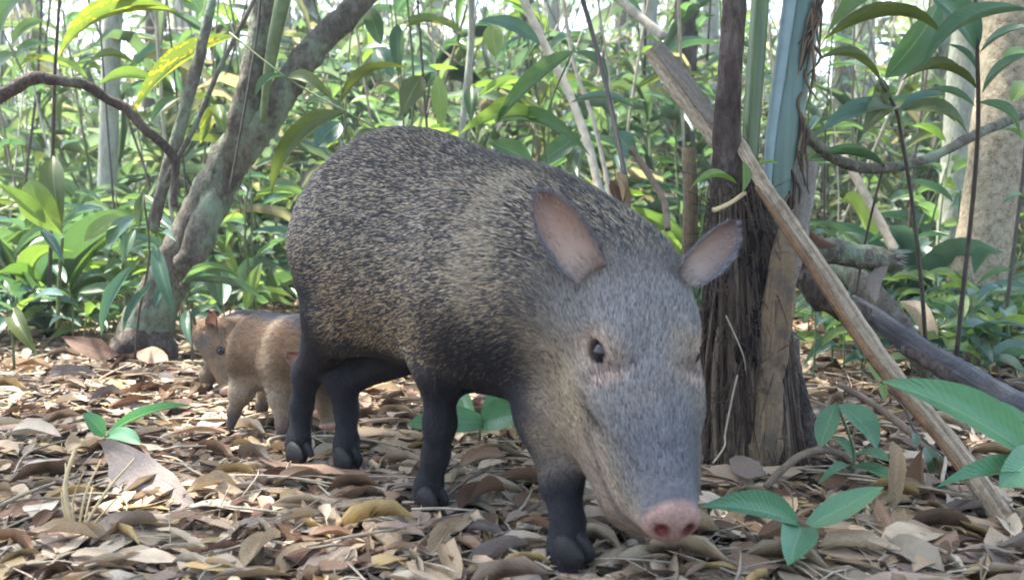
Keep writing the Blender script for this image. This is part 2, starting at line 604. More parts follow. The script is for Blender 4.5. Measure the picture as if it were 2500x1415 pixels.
# ------------------------------------------------------------------ the forked tree by the piglets
r = empty("forked_tree", ground(330, 868), "leaning forked tree with lichen-grey bark behind the piglets", "tree")
tube("trunk", r, pxs((318, 900, 2.38), (345, 830, 2.37), (392, 720, 2.36), (448, 610, 2.36), (515, 480, 2.36), (575, 350, 2.36), (608, 230, 2.37), (632, 110, 2.38), (648, 0, 2.40), (668, -150, 2.44), (700, -420, 2.5), (720, -1000, 2.6)),
     [0.074, 0.062, 0.054, 0.050, 0.048, 0.039, 0.033, 0.030, 0.029, 0.028, 0.027, 0.022], 'bark_grey', sides=18, sub=8, rough=0.22, seed=2)
tube("branch", r, pxs((520, 470, 2.37), (590, 375, 2.37), (655, 285, 2.37), (705, 205, 2.38), (770, 115, 2.40), (850, 35, 2.43), (960, -90, 2.5), (1150, -330, 2.6), (1400, -800, 2.8)),
     [0.034, 0.037, 0.036, 0.035, 0.033, 0.031, 0.028, 0.026, 0.018], 'bark_grey', sides=16, sub=8, rough=0.2, seed=5)
tube("stub", r, pxs((440, 655, 2.30), (478, 610, 2.305), (512, 520, 2.325), (548, 430, 2.35)), [0.026, 0.034, 0.036, 0.03], 'bark_grey', sides=14, sub=6, rough=0.22, seed=8)
tube("root", r, pxs((345, 820, 2.34), (300, 850, 2.30), (262, 878, 2.27)), [0.045, 0.03, 0.012], 'bark_dark', sides=10, rough=0.2, seed=3)
tube("root", r, pxs((355, 800, 2.36), (405, 850, 2.33), (420, 885, 2.31)), [0.045, 0.028, 0.010], 'bark_dark', sides=10, rough=0.2, seed=4)
tube("climbing_stem", r, pxs((640, 300, 2.31), (660, 150, 2.32), (690, 0, 2.33), (720, -150, 2.36)), [0.006, 0.014, 0.018, 0.018], 'cane_green', sides=8)
tube("climbing_stem", r, pxs((560, 470, 2.30), (600, 250, 2.31), (628, 80, 2.32), (640, -60, 2.33)), 0.003, 'cane', sides=5)
FORK = r

# pale straight trunk left of it
def simple_tree(label, pts, rads, mat, sides=14, rough=0.12, group=None, seed=0):
    o = empty("slender_tree", (pts[0].x, pts[0].y, pts[0].z), label, "tree", group)
    tube("trunk", o, pts, rads, mat, sides=sides, sub=6, rough=rough, seed=seed)
    return o


t1 = simple_tree("straight pale-green slender trunk behind the arching liana", pxs((258, 740, 3.5), (262, 500, 3.5), (268, 250, 3.52), (276, 0, 3.55), (285, -300, 3.6), (300, -1000, 3.8)), [0.036, 0.034, 0.033, 0.032, 0.03, 0.02], 'bark_pale', seed=3)
t2 = simple_tree("mottled tan trunk at the picture's edge beside tall saplings", pxs((2335, 880, 2.62), (2362, 790, 2.62), (2400, 600, 2.62), (2428, 430, 2.62), (2452, 200, 2.63), (2472, 0, 2.64), (2500, -400, 2.7), (2530, -1100, 2.8)), [0.092, 0.074, 0.070, 0.070, 0.070, 0.070, 0.066, 0.04], 'bark_spot', 22, 0.10, seed=5)
t3 = simple_tree("pale greenish trunk just behind the mottled tan trunk", pxs((2300, 830, 3.15), (2318, 700, 3.15), (2335, 450, 3.15), (2352, 200, 3.15), (2372, 0, 3.16), (2400, -400, 3.2), (2420, -1000, 3.3)), [0.058, 0.052, 0.050, 0.05, 0.05, 0.048, 0.03], 'bark_pale', 18, 0.10, seed=7)
t4 = simple_tree("thin lichen-spotted sapling trunk leaning beside the fork", pxs((372, 560, 2.15), (398, 450, 2.15), (440, 310, 2.15), (478, 170, 2.16), (505, 60, 2.17), (528, -60, 2.2), (560, -300, 2.3)), [0.013, 0.0135, 0.0135, 0.012, 0.010, 0.009, 0.007], 'bark_grey', 10, 0.2, seed=9)

single("liana", pxs((-60, 275, 1.95), (20, 222, 1.95), (85, 190, 1.95), (140, 197, 1.95), (205, 206, 1.96), (265, 243, 1.98), (310, 268, 2.0), (355, 318, 2.02), (395, 350, 2.04), (426, 392, 2.05), (426, 440, 2.05), (424, 505, 2.05)),
       [0.013, 0.013, 0.0125, 0.011, 0.010, 0.010, 0.010, 0.0095, 0.009, 0.009, 0.0075, 0.007], 'bark_dark', "brown liana arching down from the picture's side to the fork", "liana", sides=10, rough=0.3, seed=1)
single("liana", pxs((1945, 285, 1.72), (1990, 350, 1.74), (2060, 398, 1.78), (2150, 412, 1.84), (2260, 390, 1.9), (2350, 345, 1.95), (2430, 308, 2.0), (2560, 255, 2.05)),
       [0.0105, 0.0105, 0.010, 0.0095, 0.0095, 0.010, 0.010, 0.010], 'bark_grey', "grey woody vine sagging between the palm and the mottled trunk", "liana", sides=10, rough=0.25, seed=4)
single("bare_twig", pxs((400, 445, 2.06), (470, 320, 2.06), (530, 180, 2.08), (590, 60, 2.1), (640, -40, 2.12)), [0.006, 0.0058, 0.0055, 0.005, 0.004], 'bark_grey', "thin grey twig rising from the liana towards the fork", "twig", sides=7, rough=0.2, seed=6)

# ------------------------------------------------------------------ palm with a mass of stilt roots
M['core'] = plain_material("root_gap_shade", (0.028, 0.02, 0.018), 0.95, 0.1, 60, 0.6, 0.8)  # black core paints in the shade of the gaps between roots
PB = ground(1832, 1140)
palm = empty("palm", PB, "palm with shaggy dark root mass and tall leaf stalks beside the peccary", "palm")
tube("root_core", palm, pxs((1828, 1165, 1.47), (1826, 1000, 1.47), (1822, 800, 1.46), (1810, 600, 1.465), (1797, 460, 1.47)), [0.060, 0.056, 0.050, 0.042, 0.018], 'core', sides=16, rough=0.3, seed=4)
t = NT("root_brown")
oi = t.n.new("ShaderNodeObjectInfo")
nn = t.noise(50, t.obj_coord((1, 1, 0.3)), 4)
rc = t.ramp(oi.outputs["Random"], [(0.0, (0.05, 0.036, 0.03)), (0.4, (0.11, 0.076, 0.055)), (0.8, (0.18, 0.125, 0.085)), (1.0, (0.28, 0.21, 0.14))])
M['root'] = t.done(t.principled(t.mix(t.math('MULTIPLY', nn, 0.7), rc, (0.03, 0.022, 0.018, 1)), 0.9, t.bump(nn, 0.5, 0.01), 0.15))
rr = random.Random(5)
for i in range(210):
    a = rr.uniform(0, 2 * math.pi) if i % 3 else rr.uniform(-math.pi, 0)
    ca, sa = math.cos(a), math.sin(a)
    top = rr.uniform(330, 760) if i < 95 else rr.uniform(600, 980)
    rows = [top, lerp(top, 1150, 0.35), lerp(top, 1150, 0.7), 1150]
    pts = []
    tw = rr.uniform(-0.5, 0.5)
    for k, y in enumerate(rows):
        q = (y - 330) / 820
        cx = 1786 + 46 * q ** 0.8
        R = 0.026 + 0.049 * q ** 0.75 + rr.uniform(-0.004, 0.006)
        if k == 0: R *= 0.7
        if k == 3: R *= rr.uniform(0.98, 1.14)
        an = a + tw * (k / 3)
        c = at(cx, y, 1.46)
        pts.append(Vector((c.x + math.cos(an) * R + rr.gauss(0, 0.003), c.y + math.sin(an) * R * 0.8, c.z)))
    pts[-1].z = gz(pts[-1].x, pts[-1].y) - 0.005
    rd = rr.choice([0.0016, 0.002, 0.0026, 0.0034, 0.0045])
    tube("root", palm, pts, [rd * 0.8, rd, rd, rd * 0.8], 'root', sides=5, sub=4, rough=0.15, seed=i)
# fine rootlets crossing the mass
Vs, Fs = [], []
for i in range(520):
    y = rr.uniform(420, 1140)
    q = (y - 330) / 820
    a = rr.uniform(-math.pi, 0)
    R = 0.030 + 0.052 * q ** 0.75
    c = at(1786 + 46 * q ** 0.8, y, 1.46)
    p = Vector((c.x + math.cos(a) * R, c.y + math.sin(a) * R * 0.85, c.z))
    if i % 3:
        d = Vector((rr.gauss(0, 0.25), rr.gauss(-0.1, 0.2), -1)) * rr.uniform(0.03, 0.09)
    else:
        d = Vector((rr.gauss(0, 1), rr.gauss(-0.2, 0.3), rr.gauss(0, 0.5))) * rr.uniform(0.015, 0.05)
    m = p + d * 0.5 + Vector((rr.gauss(0, 0.004), rr.gauss(-0.003, 0.003), rr.gauss(0, 0.004)))
    V, F, U = tube_mesh("x", [p, m, p + d], [0.0009, 0.0008, 0.0005], sides=3, sub=2)
    b = len(Vs)
    Vs += [v - PB for v in V]
    Fs += [tuple(b + k for k in f) for f in F]
o = new_obj("rootlets", mesh_from("rootlets", Vs, Fs, True, M['bark_dark']), palm)
o["kind"] = "stuff"
tube("leaf_stalk", palm, pxs((1796, 640, 1.465), (1784, 480, 1.452), (1777, 400, 1.440), (1775, 300, 1.43), (1782, 180, 1.42), (1790, 60, 1.425), (1800, -80, 1.43), (1815, -400, 1.45)), [0.018, 0.022, 0.023, 0.020, 0.0175, 0.0172, 0.017, 0.015], 'bark_dark', sides=12, rough=0.12, seed=2, flat=0.7).name = "leaf_stalk"
t = NT("petiole_green")
n = t.noise(14, t.obj_coord((3, 3, 0.2)), 4)
M['petiole'] = t.done(t.principled(t.ramp(n, [(0.35, (0.055, 0.085, 0.03)), (0.65, (0.10, 0.145, 0.05))]), 0.42, t.bump(n, 0.2, 0.01), 0.45))
t = NT("petiole_blue_green")
n = t.noise(16, t.obj_coord((4, 4, 0.15)), 4)
M['petiole_blue'] = t.done(t.principled(t.ramp(n, [(0.35, (0.050, 0.095, 0.075)), (0.65, (0.085, 0.145, 0.115))]), 0.40, t.bump(n, 0.25, 0.01), 0.5))
M['petiole_edge'] = plain_material("petiole_waxy_edge", (0.19, 0.265, 0.265), 0.45, 0.5, 30, 0.25, 0.1)
tube("leaf_stalk", palm, pxs((1822, 460, 1.47), (1830, 380, 1.47), (1842, 200, 1.475), (1852, 60, 1.48), (1860, -80, 1.49), (1875, -400, 1.5)), [0.011, 0.0125, 0.0130, 0.0130, 0.0130, 0.011], 'petiole', sides=10)
tube("leaf_stalk", palm, pxs((1895, 560, 1.50), (1902, 450, 1.50), (1918, 300, 1.50), (1940, 150, 1.505), (1960, 20, 1.51), (1978, -100, 1.52), (2010, -400, 1.55)), [0.020, 0.024, 0.0265, 0.0275, 0.028, 0.028, 0.024], 'petiole_blue', sides=14, flat=0.55, rough=0.06, seed=4)
tube("stalk_edge", palm, pxs((1872, 470, 1.488), (1884, 320, 1.486), (1908, 150, 1.488), (1926, 20, 1.49), (1944, -100, 1.50)), [0.006, 0.0085, 0.0100, 0.0105, 0.0105], 'petiole_edge', sides=8, flat=0.7)
for i in range(34):                                             # torn fibres along the blue-green stalk
    y = rr.uniform(-30, 560)
    x = 1992 - 0.10 * (y + 30) + rr.uniform(-10, 14) - (0.08 * max(0, y - 330))
    p = at(x, y, 1.49)
    tube("fibre", palm, [p, p + Vector((rr.gauss(0, 0.006), -0.004, -0.02)), p + Vector((rr.gauss(-0.004, 0.012), rr.gauss(-0.004, 0.004), -rr.uniform(0.04, 0.085)))], [0.0028, 0.0024, 0.0008], 'root', sides=4, sub=3, rough=0.2, seed=i)
M['sheath'] = wood_material("dry_sheath_tan", (0.10, 0.062, 0.036), (0.22, 0.15, 0.085), (0.33, 0.24, 0.15), 16, 1.6, (0.075, 0.07, 0.07), 0.55)
M['sheath_grey'] = wood_material("dry_sheath_grey", (0.10, 0.085, 0.07), (0.21, 0.18, 0.15), (0.36, 0.32, 0.27), 16, 1.6, (0.13, 0.13, 0.09), 0.5)
tube("leaf_sheath", palm, pxs((1682, 360, 1.50), (1685, 450, 1.50), (1684, 560, 1.50), (1680, 680, 1.50)), [0.0085, 0.011, 0.0115, 0.010], 'sheath', sides=8, flat=0.4, rough=0.15, seed=3)
tube("leaf_sheath", palm, pxs((1918, 560, 1.43), (1912, 650, 1.415), (1898, 760, 1.41), (1888, 860, 1.41), (1878, 960, 1.42)), [0.012, 0.022, 0.025, 0.023, 0.014], 'sheath', sides=10, flat=0.5, rough=0.12, seed=5)
tube("leaf_sheath", palm, pxs((1972, 395, 1.52), (1958, 480, 1.51), (1942, 580, 1.50), (1920, 700, 1.49)), [0.016, 0.019, 0.020, 0.014], 'sheath_grey', sides=10, flat=0.5, rough=0.2, seed=6, jag=True)
tube("peeling_bark", palm, pxs((1880, 880, 1.41), (1876, 980, 1.405), (1868, 1080, 1.40), (1862, 1135, 1.40)), [0.015, 0.022, 0.025, 0.024], 'sheath', sides=10, flat=0.5, rough=0.25, seed=7)
lp(palm, (1800, 450, 1.38), (1685, 462, 1.36), 22, (0, -0.4, 1), 'lance_a', 'leaf_yellow')
lp(palm, (1815, 395, 1.40), (1812, 470, 1.38), 26, (0.4, -1, 0.2), 'lance', 'leaf_yellow')
lp(palm, (1850, 400, 1.40), (1905, 404, 1.40), 14, (0, -0.4, 1), 'lance', 'leaf_yellow')
single("broken_stick", pxs((1742, 513, 1.345), (1775, 500, 1.36), (1818, 472, 1.40)), [0.0035, 0.0032, 0.003], 'straw', "short pale broken stick caught in the palm roots", "stick", sides=7, rough=0.2)

# ------------------------------------------------------------------ dry stalks, logs and sticks on the palm's side
M['stalk'] = wood_material("dry_frond_stalk", (0.19, 0.12, 0.07), (0.52, 0.41, 0.28), (0.68, 0.59, 0.46), 9, 4.5, (0.17, 0.10, 0.055), 0.5, 1.0)
so = single("dry_frond_stalk", pxs((1768, 292, 1.47), (1812, 362, 1.43), (1852, 432, 1.39), (1930, 545, 1.36), (2020, 675, 1.34), (2110, 812, 1.31), (2200, 935, 1.28), (2290, 1045, 1.245), (2380, 1165, 1.205), (2470, 1295, 1.155), (2560, 1420, 1.11)),
       [0.008, 0.0090, 0.0098, 0.0100, 0.0105, 0.0110, 0.0115, 0.0125, 0.0135, 0.0140, 0.0145], 'stalk', "long pale dry frond stalk slanting from the palm to the ground", "dry stalk", sides=16, flat=0.9, rough=0.2, seed=3, jag=True)
def part_of(o, name, pts, rad, mat, **kw):
    V, F, U = tube_mesh(name, pts, rad, **kw)
    me = mesh_from(name, [v - o.location for v in V], F, True, M[mat], None, U)
    return new_obj(name, me, o)
M['stripe'] = wood_material("stalk_brown_edge", (0.10, 0.05, 0.025), (0.24, 0.13, 0.065), (0.38, 0.25, 0.14), 8, 4.0, (0.09, 0.05, 0.03), 0.6)
part_of(so, "brown_edge", pxs((1846, 455, 1.368), (1918, 562, 1.352), (2006, 692, 1.332), (2094, 828, 1.302), (2182, 945, 1.272), (2272, 1050, 1.237), (2360, 1170, 1.197)), [0.003, 0.005, 0.0055, 0.0055, 0.0055, 0.005, 0.003], 'stripe', sides=7, rough=0.2, seed=1)
so = single("dry_frond_stalk", pxs((1590, 120, 1.66), (1640, 190, 1.64), (1690, 258, 1.62), (1740, 322, 1.60), (1800, 400, 1.58), (1850, 470, 1.56)), [0.014, 0.018, 0.018, 0.017, 0.016, 0.012], 'stalk', "broad split dry stalk slanting behind the palm's brown stem", "dry stalk", sides=10, flat=0.45, rough=0.15, seed=6, jag=True)
part_of(so, "split_flap", pxs((1602, 108, 1.645), (1660, 180, 1.625), (1712, 250, 1.605), (1745, 300, 1.59)), [0.010, 0.013, 0.012, 0.007], 'sheath_grey', sides=8, flat=0.3, rough=0.2, seed=2)
M['log_blue'] = wood_material("log_weathered_grey", (0.022, 0.021, 0.023), (0.065, 0.064, 0.070), (0.15, 0.15, 0.16), 12, 3.0, (0.03, 0.028, 0.027), 0.5, 0.6, 0.5)
so = single("fallen_pole", pxs((2075, 728, 1.92), (2130, 770, 1.90), (2230, 842, 1.84), (2330, 900, 1.78), (2430, 960, 1.72), (2530, 1015, 1.67), (2640, 1080, 1.6)), [0.010, 0.019, 0.022, 0.023, 0.024, 0.025, 0.025], 'log_blue', "smooth grey fallen pole with a dark split along its underside", "pole", sides=12, rough=0.1, seed=5)
part_of(so, "split_underside", pxs((2200, 850, 1.83), (2300, 905, 1.78), (2400, 965, 1.73), (2520, 1030, 1.67), (2640, 1095, 1.61)), [0.008, 0.014, 0.016, 0.018, 0.018], 'bark_dark', sides=8, rough=0.3, seed=2)
single("mossy_log", pxs((2010, 610, 2.12), (2080, 672, 2.06), (2150, 740, 2.0), (2230, 850, 1.93), (2300, 930, 1.88), (2370, 1010, 1.82)), [0.022, 0.025, 0.026, 0.025, 0.025, 0.024], 'bark_grey', "mossy brown log lying under the pale frond stalk", "log", sides=12, rough=0.25, seed=8)
so = single("broken_log", pxs((1945, 608, 1.80), (2010, 612, 1.80), (2080, 622, 1.80), (2150, 632, 1.80), (2195, 634, 1.80)), [0.026, 0.025, 0.023, 0.021, 0.020], 'bark_grey', "short horizontal log with a splintered end beside the palm", "log", sides=12, rough=0.25, seed=9, jag=True)
for i in range(7):
    p = at(2188, 618 + i * 5, 1.79 - 0.006 * (i % 3))
    part_of(so, "splinter", [p, p + Vector((0.008, 0, 0.001 * (3 - i))), p + Vector((rr.uniform(0.013, 0.026), 0, 0.0022 * (3 - i)))], [0.004, 0.003, 0.0008], 'sheath_grey', sides=4, sub=2)
single("dark_log", pxs((1960, 660, 1.78), (2000, 715, 1.80), (2050, 745, 1.84), (2110, 770, 1.88)), [0.02, 0.026, 0.024, 0.018], 'bark_dark', "dark rotten log end below the splintered log", "log", sides=10, rough=0.4, seed=3)
single("slanting_stick", pxs((2060, 380, 2.55), (2110, 470, 2.5), (2150, 545, 2.46), (2192, 625, 2.42)), [0.010, 0.0115, 0.012, 0.012], 'twig_pale', "pale slanting stick above the splintered log", "stick", sides=8, rough=0.15)
single("slanting_stick", pxs((2270, 858, 2.25), (2350, 835, 2.28), (2430, 805, 2.32), (2560, 760, 2.38)), [0.010, 0.011, 0.011, 0.011], 'bark_pale', "pale green stick lying across the mottled trunk's foot", "stick", sides=8, rough=0.15)
single("upright_branch", pxs((1938, 830, 1.56), (1942, 900, 1.53), (1955, 960, 1.51), (1972, 1040, 1.49), (1978, 1105, 1.47)), [0.009, 0.010, 0.011, 0.013, 0.011], 'bark_dark', "dark bent branch standing on the ground right beside the palm roots", "branch", sides=9, rough=0.25, seed=4)
single("bent_stick", pxs((1868, 1190, 1.30), (1905, 1150, 1.31), (1950, 1115, 1.33), (2000, 1098, 1.35), (2050, 1106, 1.37), (2075, 1125, 1.37)), [0.0050, 0.0055, 0.0055, 0.0055, 0.0055, 0.004], 'twig', "grey-brown stick arched over the litter by the palm's foot", "stick", sides=8, rough=0.15)
single("fallen_twig", pxs((2045, 935, 1.62), (2130, 985, 1.58), (2210, 1045, 1.52), (2270, 1100, 1.46), (2330, 1165, 1.38)), [0.005, 0.006, 0.006, 0.0055, 0.005], 'twig', "thin dark twig slanting behind the ribbed leaves", "twig", sides=7, rough=0.2)
single("fallen_twig", pxs((1120, 1178, 1.31), (1180, 1165, 1.31), (1250, 1158, 1.31), (1320, 1160, 1.31)), [0.003, 0.004, 0.0045, 0.004], 'twig', "thin twig lying across the litter between the forelegs", "twig", sides=7, rough=0.2)
single("yellow_rootlet", pxs((1772, 770, 1.33), (1795, 820, 1.32), (1815, 870, 1.32), (1820, 905, 1.33)), [0.0010, 0.0012, 0.0011, 0.0008], 'twig_pale', "thin yellow rootlet hanging on the palm's root mass", "rootlet", sides=5)
single("yellow_rootlet", pxs((1800, 915, 1.32), (1785, 980, 1.32), (1770, 1060, 1.31), (1768, 1090, 1.30), (1740, 1130, 1.28)), [0.0013, 0.0015, 0.0015, 0.0015, 0.0012], 'twig_pale', "zigzag yellow rootlet running down to the palm's foot", "rootlet", sides=5)
# ------------------------------------------------------------------ animals: one continuous skin from a blended distance field
class Field:
    def __init__(self, lo, hi, h):
        self.h = h
        self.lo = np.array(lo, dtype=np.float32)
        self.n = [int(math.ceil((b - a) / h)) + 1 for a, b in zip(lo, hi)]
        self.f = np.full(self.n, 1.0, dtype=np.float32)

    def _sub(self, lo, hi):
        i0 = [max(0, int((lo[k] - self.lo[k]) / self.h)) for k in range(3)]
        i1 = [min(self.n[k], int((hi[k] - self.lo[k]) / self.h) + 2) for k in range(3)]
        sl = tuple(slice(a, max(a + 1, b)) for a, b in zip(i0, i1))
        ax = [self.lo[k] + self.h * np.arange(sl[k].start, sl[k].stop, dtype=np.float32) for k in range(3)]
        return sl, np.stack(np.meshgrid(*ax, indexing='ij'), -1)

    def _blend(self, sl, d, k, carve=False):
        a = self.f[sl]
        d = d[:a.shape[0], :a.shape[1], :a.shape[2]].astype(np.float32)
        if carve:
            hh = np.maximum(k - np.abs(a + d), 0) / k
            self.f[sl] = np.maximum(a, -d) + hh * hh * k * 0.25
        else:
            hh = np.maximum(k - np.abs(a - d), 0) / k
            self.f[sl] = np.minimum(a, d) - hh * hh * k * 0.25

    def cone(self, a, b, r1, r2, k=0.03):
        a = np.array(a, dtype=np.float32); b = np.array(b, dtype=np.float32)
        m = max(r1, r2) + k * 1.5 + 2 * self.h
        sl, P = self._sub(np.minimum(a, b) - m, np.maximum(a, b) + m)
        ba = b - a
        t = np.clip(((P - a) @ ba) / float(ba @ ba), 0, 1)
        t2 = t * t * (3 - 2 * t)
        d = np.linalg.norm(P - a - t[..., None] * ba, axis=-1) - (r1 + (r2 - r1) * (0.5 * t + 0.5 * t2))
        self._blend(sl, d, k)

    def ell(self, c, axes, r, k=0.04, carve=False):
        """ellipsoid at c; axes = 3 unit row vectors; r = radii along them"""
        c = np.array(c, dtype=np.float32); A = np.array(axes, dtype=np.float32); r = np.array(r, dtype=np.float32)
        ext = np.sqrt(((A * r[:, None]) ** 2).sum(0))
        m = ext + k * 1.5 + 2 * self.h
        sl, P = self._sub(c - m, c + m)
        q = (P - c) @ A.T
        k0 = np.linalg.norm(q / r, axis=-1)
        k1 = np.linalg.norm(q / (r * r), axis=-1) + 1e-9
        self._blend(sl, k0 * (k0 - 1.0) / k1, k, carve)

    def mesh(self):
        f = self.f
        ins = f < 0
        nx, ny, nz = f.shape
        c = np.zeros((nx - 1, ny - 1, nz - 1), dtype=np.uint8)
        offs = [(i, j, k) for i in (0, 1) for j in (0, 1) for k in (0, 1)]
        for i, j, k in offs:
            c += ins[i:nx - 1 + i, j:ny - 1 + j, k:nz - 1 + k]
        act = (c > 0) & (c < 8)
        idx = np.argwhere(act)
        vid = np.full(act.shape, -1, dtype=np.int32)
        vid[act] = np.arange(len(idx), dtype=np.int32)
        vals = np.stack([f[idx[:, 0] + i, idx[:, 1] + j, idx[:, 2] + k] for i, j, k in offs], 1)
        acc = np.zeros((len(idx), 3)); cnt = np.zeros(len(idx))
        for a in range(8):
            for b in range(a + 1, 8):
                da = np.array(offs[b]) - np.array(offs[a])
                if np.abs(da).sum() != 1: continue
                va, vb = vals[:, a], vals[:, b]
                m = (va < 0) != (vb < 0)
                t = np.where(m, va / np.where(m, va - vb, 1), 0)
                acc += np.where(m[:, None], np.array(offs[a]) + t[:, None] * da, 0)
                cnt += m
        V = self.lo + self.h * (idx + acc / cnt[:, None])
        F = []
        for ax in range(3):
            sl0 = [slice(None)] * 3; sl1 = [slice(None)] * 3
            sl0[ax] = slice(0, -1); sl1[ax] = slice(1, None)
            s0, s1 = ins[tuple(sl0)], ins[tuple(sl1)]
            e = np.argwhere(s0 != s1)
            o1, o2 = [(1, 2), (2, 0), (0, 1)][ax]
            ok = (e[:, o1] > 0) & (e[:, o2] > 0) & (e[:, o1] < f.shape[o1] - 1) & (e[:, o2] < f.shape[o2] - 1)
            e = e[ok]
            q = []
            for d1, d2 in ((0, 0), (-1, 0), (-1, -1), (0, -1)):
                g = e.copy(); g[:, o1] += d1; g[:, o2] += d2
                q.append(vid[g[:, 0], g[:, 1], g[:, 2]])
            q = np.stack(q, 1)
            flip = s0[e[:, 0], e[:, 1], e[:, 2]]
            q[~flip] = q[~flip][:, ::-1]
            F.append(q)
        F = np.concatenate(F)
        F = F[(F >= 0).all(1)]
        ed = np.concatenate([F[:, [0, 1]], F[:, [1, 2]], F[:, [2, 3]], F[:, [3, 0]]])
        for lam in (0.5, -0.35, 0.5, -0.35, 0.5):
            s = np.zeros_like(V); n = np.zeros(len(V))
            np.add.at(s, ed[:, 0], V[ed[:, 1]]); np.add.at(n, ed[:, 0], 1)
            V = V + lam * (s / np.maximum(n, 1)[:, None] - V)
        return V, F


def frame_from(fwd, up_hint):
    f = np.array(fwd, dtype=float); f /= np.linalg.norm(f)
    u = np.array(up_hint, dtype=float); u = u - f * (u @ f); u /= np.linalg.norm(u)
    l = np.cross(u, f)
    return l, f, u




def sstep(a, b, x):
    t = np.clip((x - a) / (b - a), 0, 1)
    return t * t * (3 - 2 * t)


def fur_material(name, rough=0.55, spec=0.25, fine=0.0):
    t = NT(name)
    a = t.n.new("ShaderNodeAttribute"); a.attribute_name = "Col"
    col = a.outputs["Color"]
    if fine > 0:
        n = t.noise(260.0, t.obj_coord((1, 1, 1)), 4, 0.7)
        m = t.noise(34.0, t.obj_coord((1, 1, 1)), 4, 0.6)
        k = t.math('ADD', t.math('MULTIPLY', n, 0.9), t.math('MULTIPLY', m, 0.7))
        col = t.mix(1.0, col, t.ramp(k, [(0.55, (0.55, 0.55, 0.55, 1)), (1.0, (1.35, 1.3, 1.25, 1))]), 'MULTIPLY')
        nr = t.bump(t.math('ADD', n, m), fine, 0.004)
        return t.done(t.principled(col, rough, nr, spec))
    p = t.principled(col, rough, None, spec)
    return t.done(p)


M['skin'] = fur_material("short_coat", 0.78, 0.14, 0.35)
M['hair'] = fur_material("bristle_hair", 0.6, 0.16)
M['ear'] = fur_material("ear_skin", 0.65, 0.25)


def eye_material():
    t = NT("eye_dark_wet")
    return t.done(t.principled((0.010, 0.009, 0.013, 1), 0.10, None, 0.35))


M['eye'] = eye_material()


def uv_sphere(r, nu=16, nv=10, sq=(1, 1, 1)):
    V, F = [(0, 0, r * sq[2])], []
    for i in range(1, nv):
        th = math.pi * i / nv
        for j in range(nu):
            ph = 2 * math.pi * j / nu
            V.append((r * sq[0] * math.sin(th) * math.cos(ph), r * sq[1] * math.sin(th) * math.sin(ph), r * sq[2] * math.cos(th)))
    V.append((0, 0, -r * sq[2]))
    for j in range(nu):
        F.append((0, 1 + j, 1 + (j + 1) % nu))
        b = 1 + (nv - 2) * nu
        F.append((len(V) - 1, b + (j + 1) % nu, b + j))
    for i in range(nv - 2):
        for j in range(nu):
            a = 1 + i * nu
            F.append((a + j, a + nu + j, a + nu + (j + 1) % nu, a + (j + 1) % nu))
    return V, F


def make_ear(parent, ploc, base, tip, opening, W, inner, rim, outer, cup=0.6, bend=0.0, thick=0.004):
    base = np.array(base); tip = np.array(tip)
    l, f, u = frame_from(tip - base, opening)      # f along the ear, u = opening side
    L = np.linalg.norm(tip - base)
    nt, ns = 16, 13
    V, C, F = [], [], []
    for side in (0, 1):                            # 0 inner, 1 outer
        for i in range(nt):
            t = i / (nt - 1)
            w = W * 1.62 * (t + 0.13) ** 0.5 * max(0.0, 1 - t) ** 0.56
            w = max(w, 0.0012)
            for j in range(ns):
                s = -1 + 2 * j / (ns - 1)
                z = cup * w * (s * s) - 0.30 * w * (1 - s * s) + bend * L * t * t
                p = base + f * (L * t) + l * (w * s) + u * (z - (thick * (1.0 - 0.7 * abs(s)) if side else 0))
                V.append(p - np.array(ploc))
                e = max(0.9 * abs(s) ** 3, t ** 4 * 0.9, 0.75 * max(0, 1 - t * 4))
                C.append(lerp(lerp(np.array(inner) * 1.25, np.array(inner) * np.array((.85, .58, .50)), t), np.array(rim), e) if side == 0 else np.array(outer))
    o = nt * ns
    for i in range(nt - 1):
        for j in range(ns - 1):
            a = i * ns + j
            F.append((a, a + 1, a + ns + 1, a + ns))
            F.append((o + a, o + a + ns, o + a + ns + 1, o + a + 1))
    for i in range(nt - 1):
        a = i * ns
        F.append((a, a + ns, o + a + ns, o + a))
        b = i * ns + ns - 1
        F.append((b, o + b, o + b + ns, b + ns))
    a = (nt - 1) * ns
    for j in range(ns - 1):
        F.append((a + j, a + j + 1, o + a + j + 1, o + a + j))
        F.append((j + 1, j, o + j, o + j + 1))
    F = [tuple(reversed(q)) for q in F]
    me = mesh_from("ear", V, F, True, M['ear'], C)
    e = new_obj("ear", me, parent)
    VV = np.array(V); n1 = nt * ns
    Q = np.array([f_ for f_ in F])
    def ear_info(P, N, rng):
        n = len(P)
        t = np.clip((P + np.array(ploc) - base) @ f / L, 0, 1)
        s = np.abs((P + np.array(ploc) - base) @ l) / W
        ins = (N @ u > 0.1)
        keep = np.where(ins, 0.08 + 0.5 * (s > 0.74) + 0.5 * (t < 0.12), 0.95)
        D = np.tile(f, (n, 1)) + rng.normal(0, 0.25, (n, 3)) + np.sign((P + np.array(ploc) - base) @ l)[:, None] * l * 0.4
        c = np.where((ins & (s < 0.6))[:, None], np.array(inner) * 0.95, np.array(outer) * 1.15) * rng.uniform(0.6, 1.5, (n, 1))
        sc_ = L / 0.09
        return keep, D, 0.008 * sc_ * rng.uniform(.6, 1.3, n), 0.0007 * rng.uniform(.7, 1.2, n), np.radians(rng.uniform(6, 28, n)), c * .8, c * 1.2
    grow_hair(VV, Q, int(5200 * min(1, L / .09)), np.random.default_rng(3), ear_info, "ear_hair", e, (0, 0, 0))
    return e


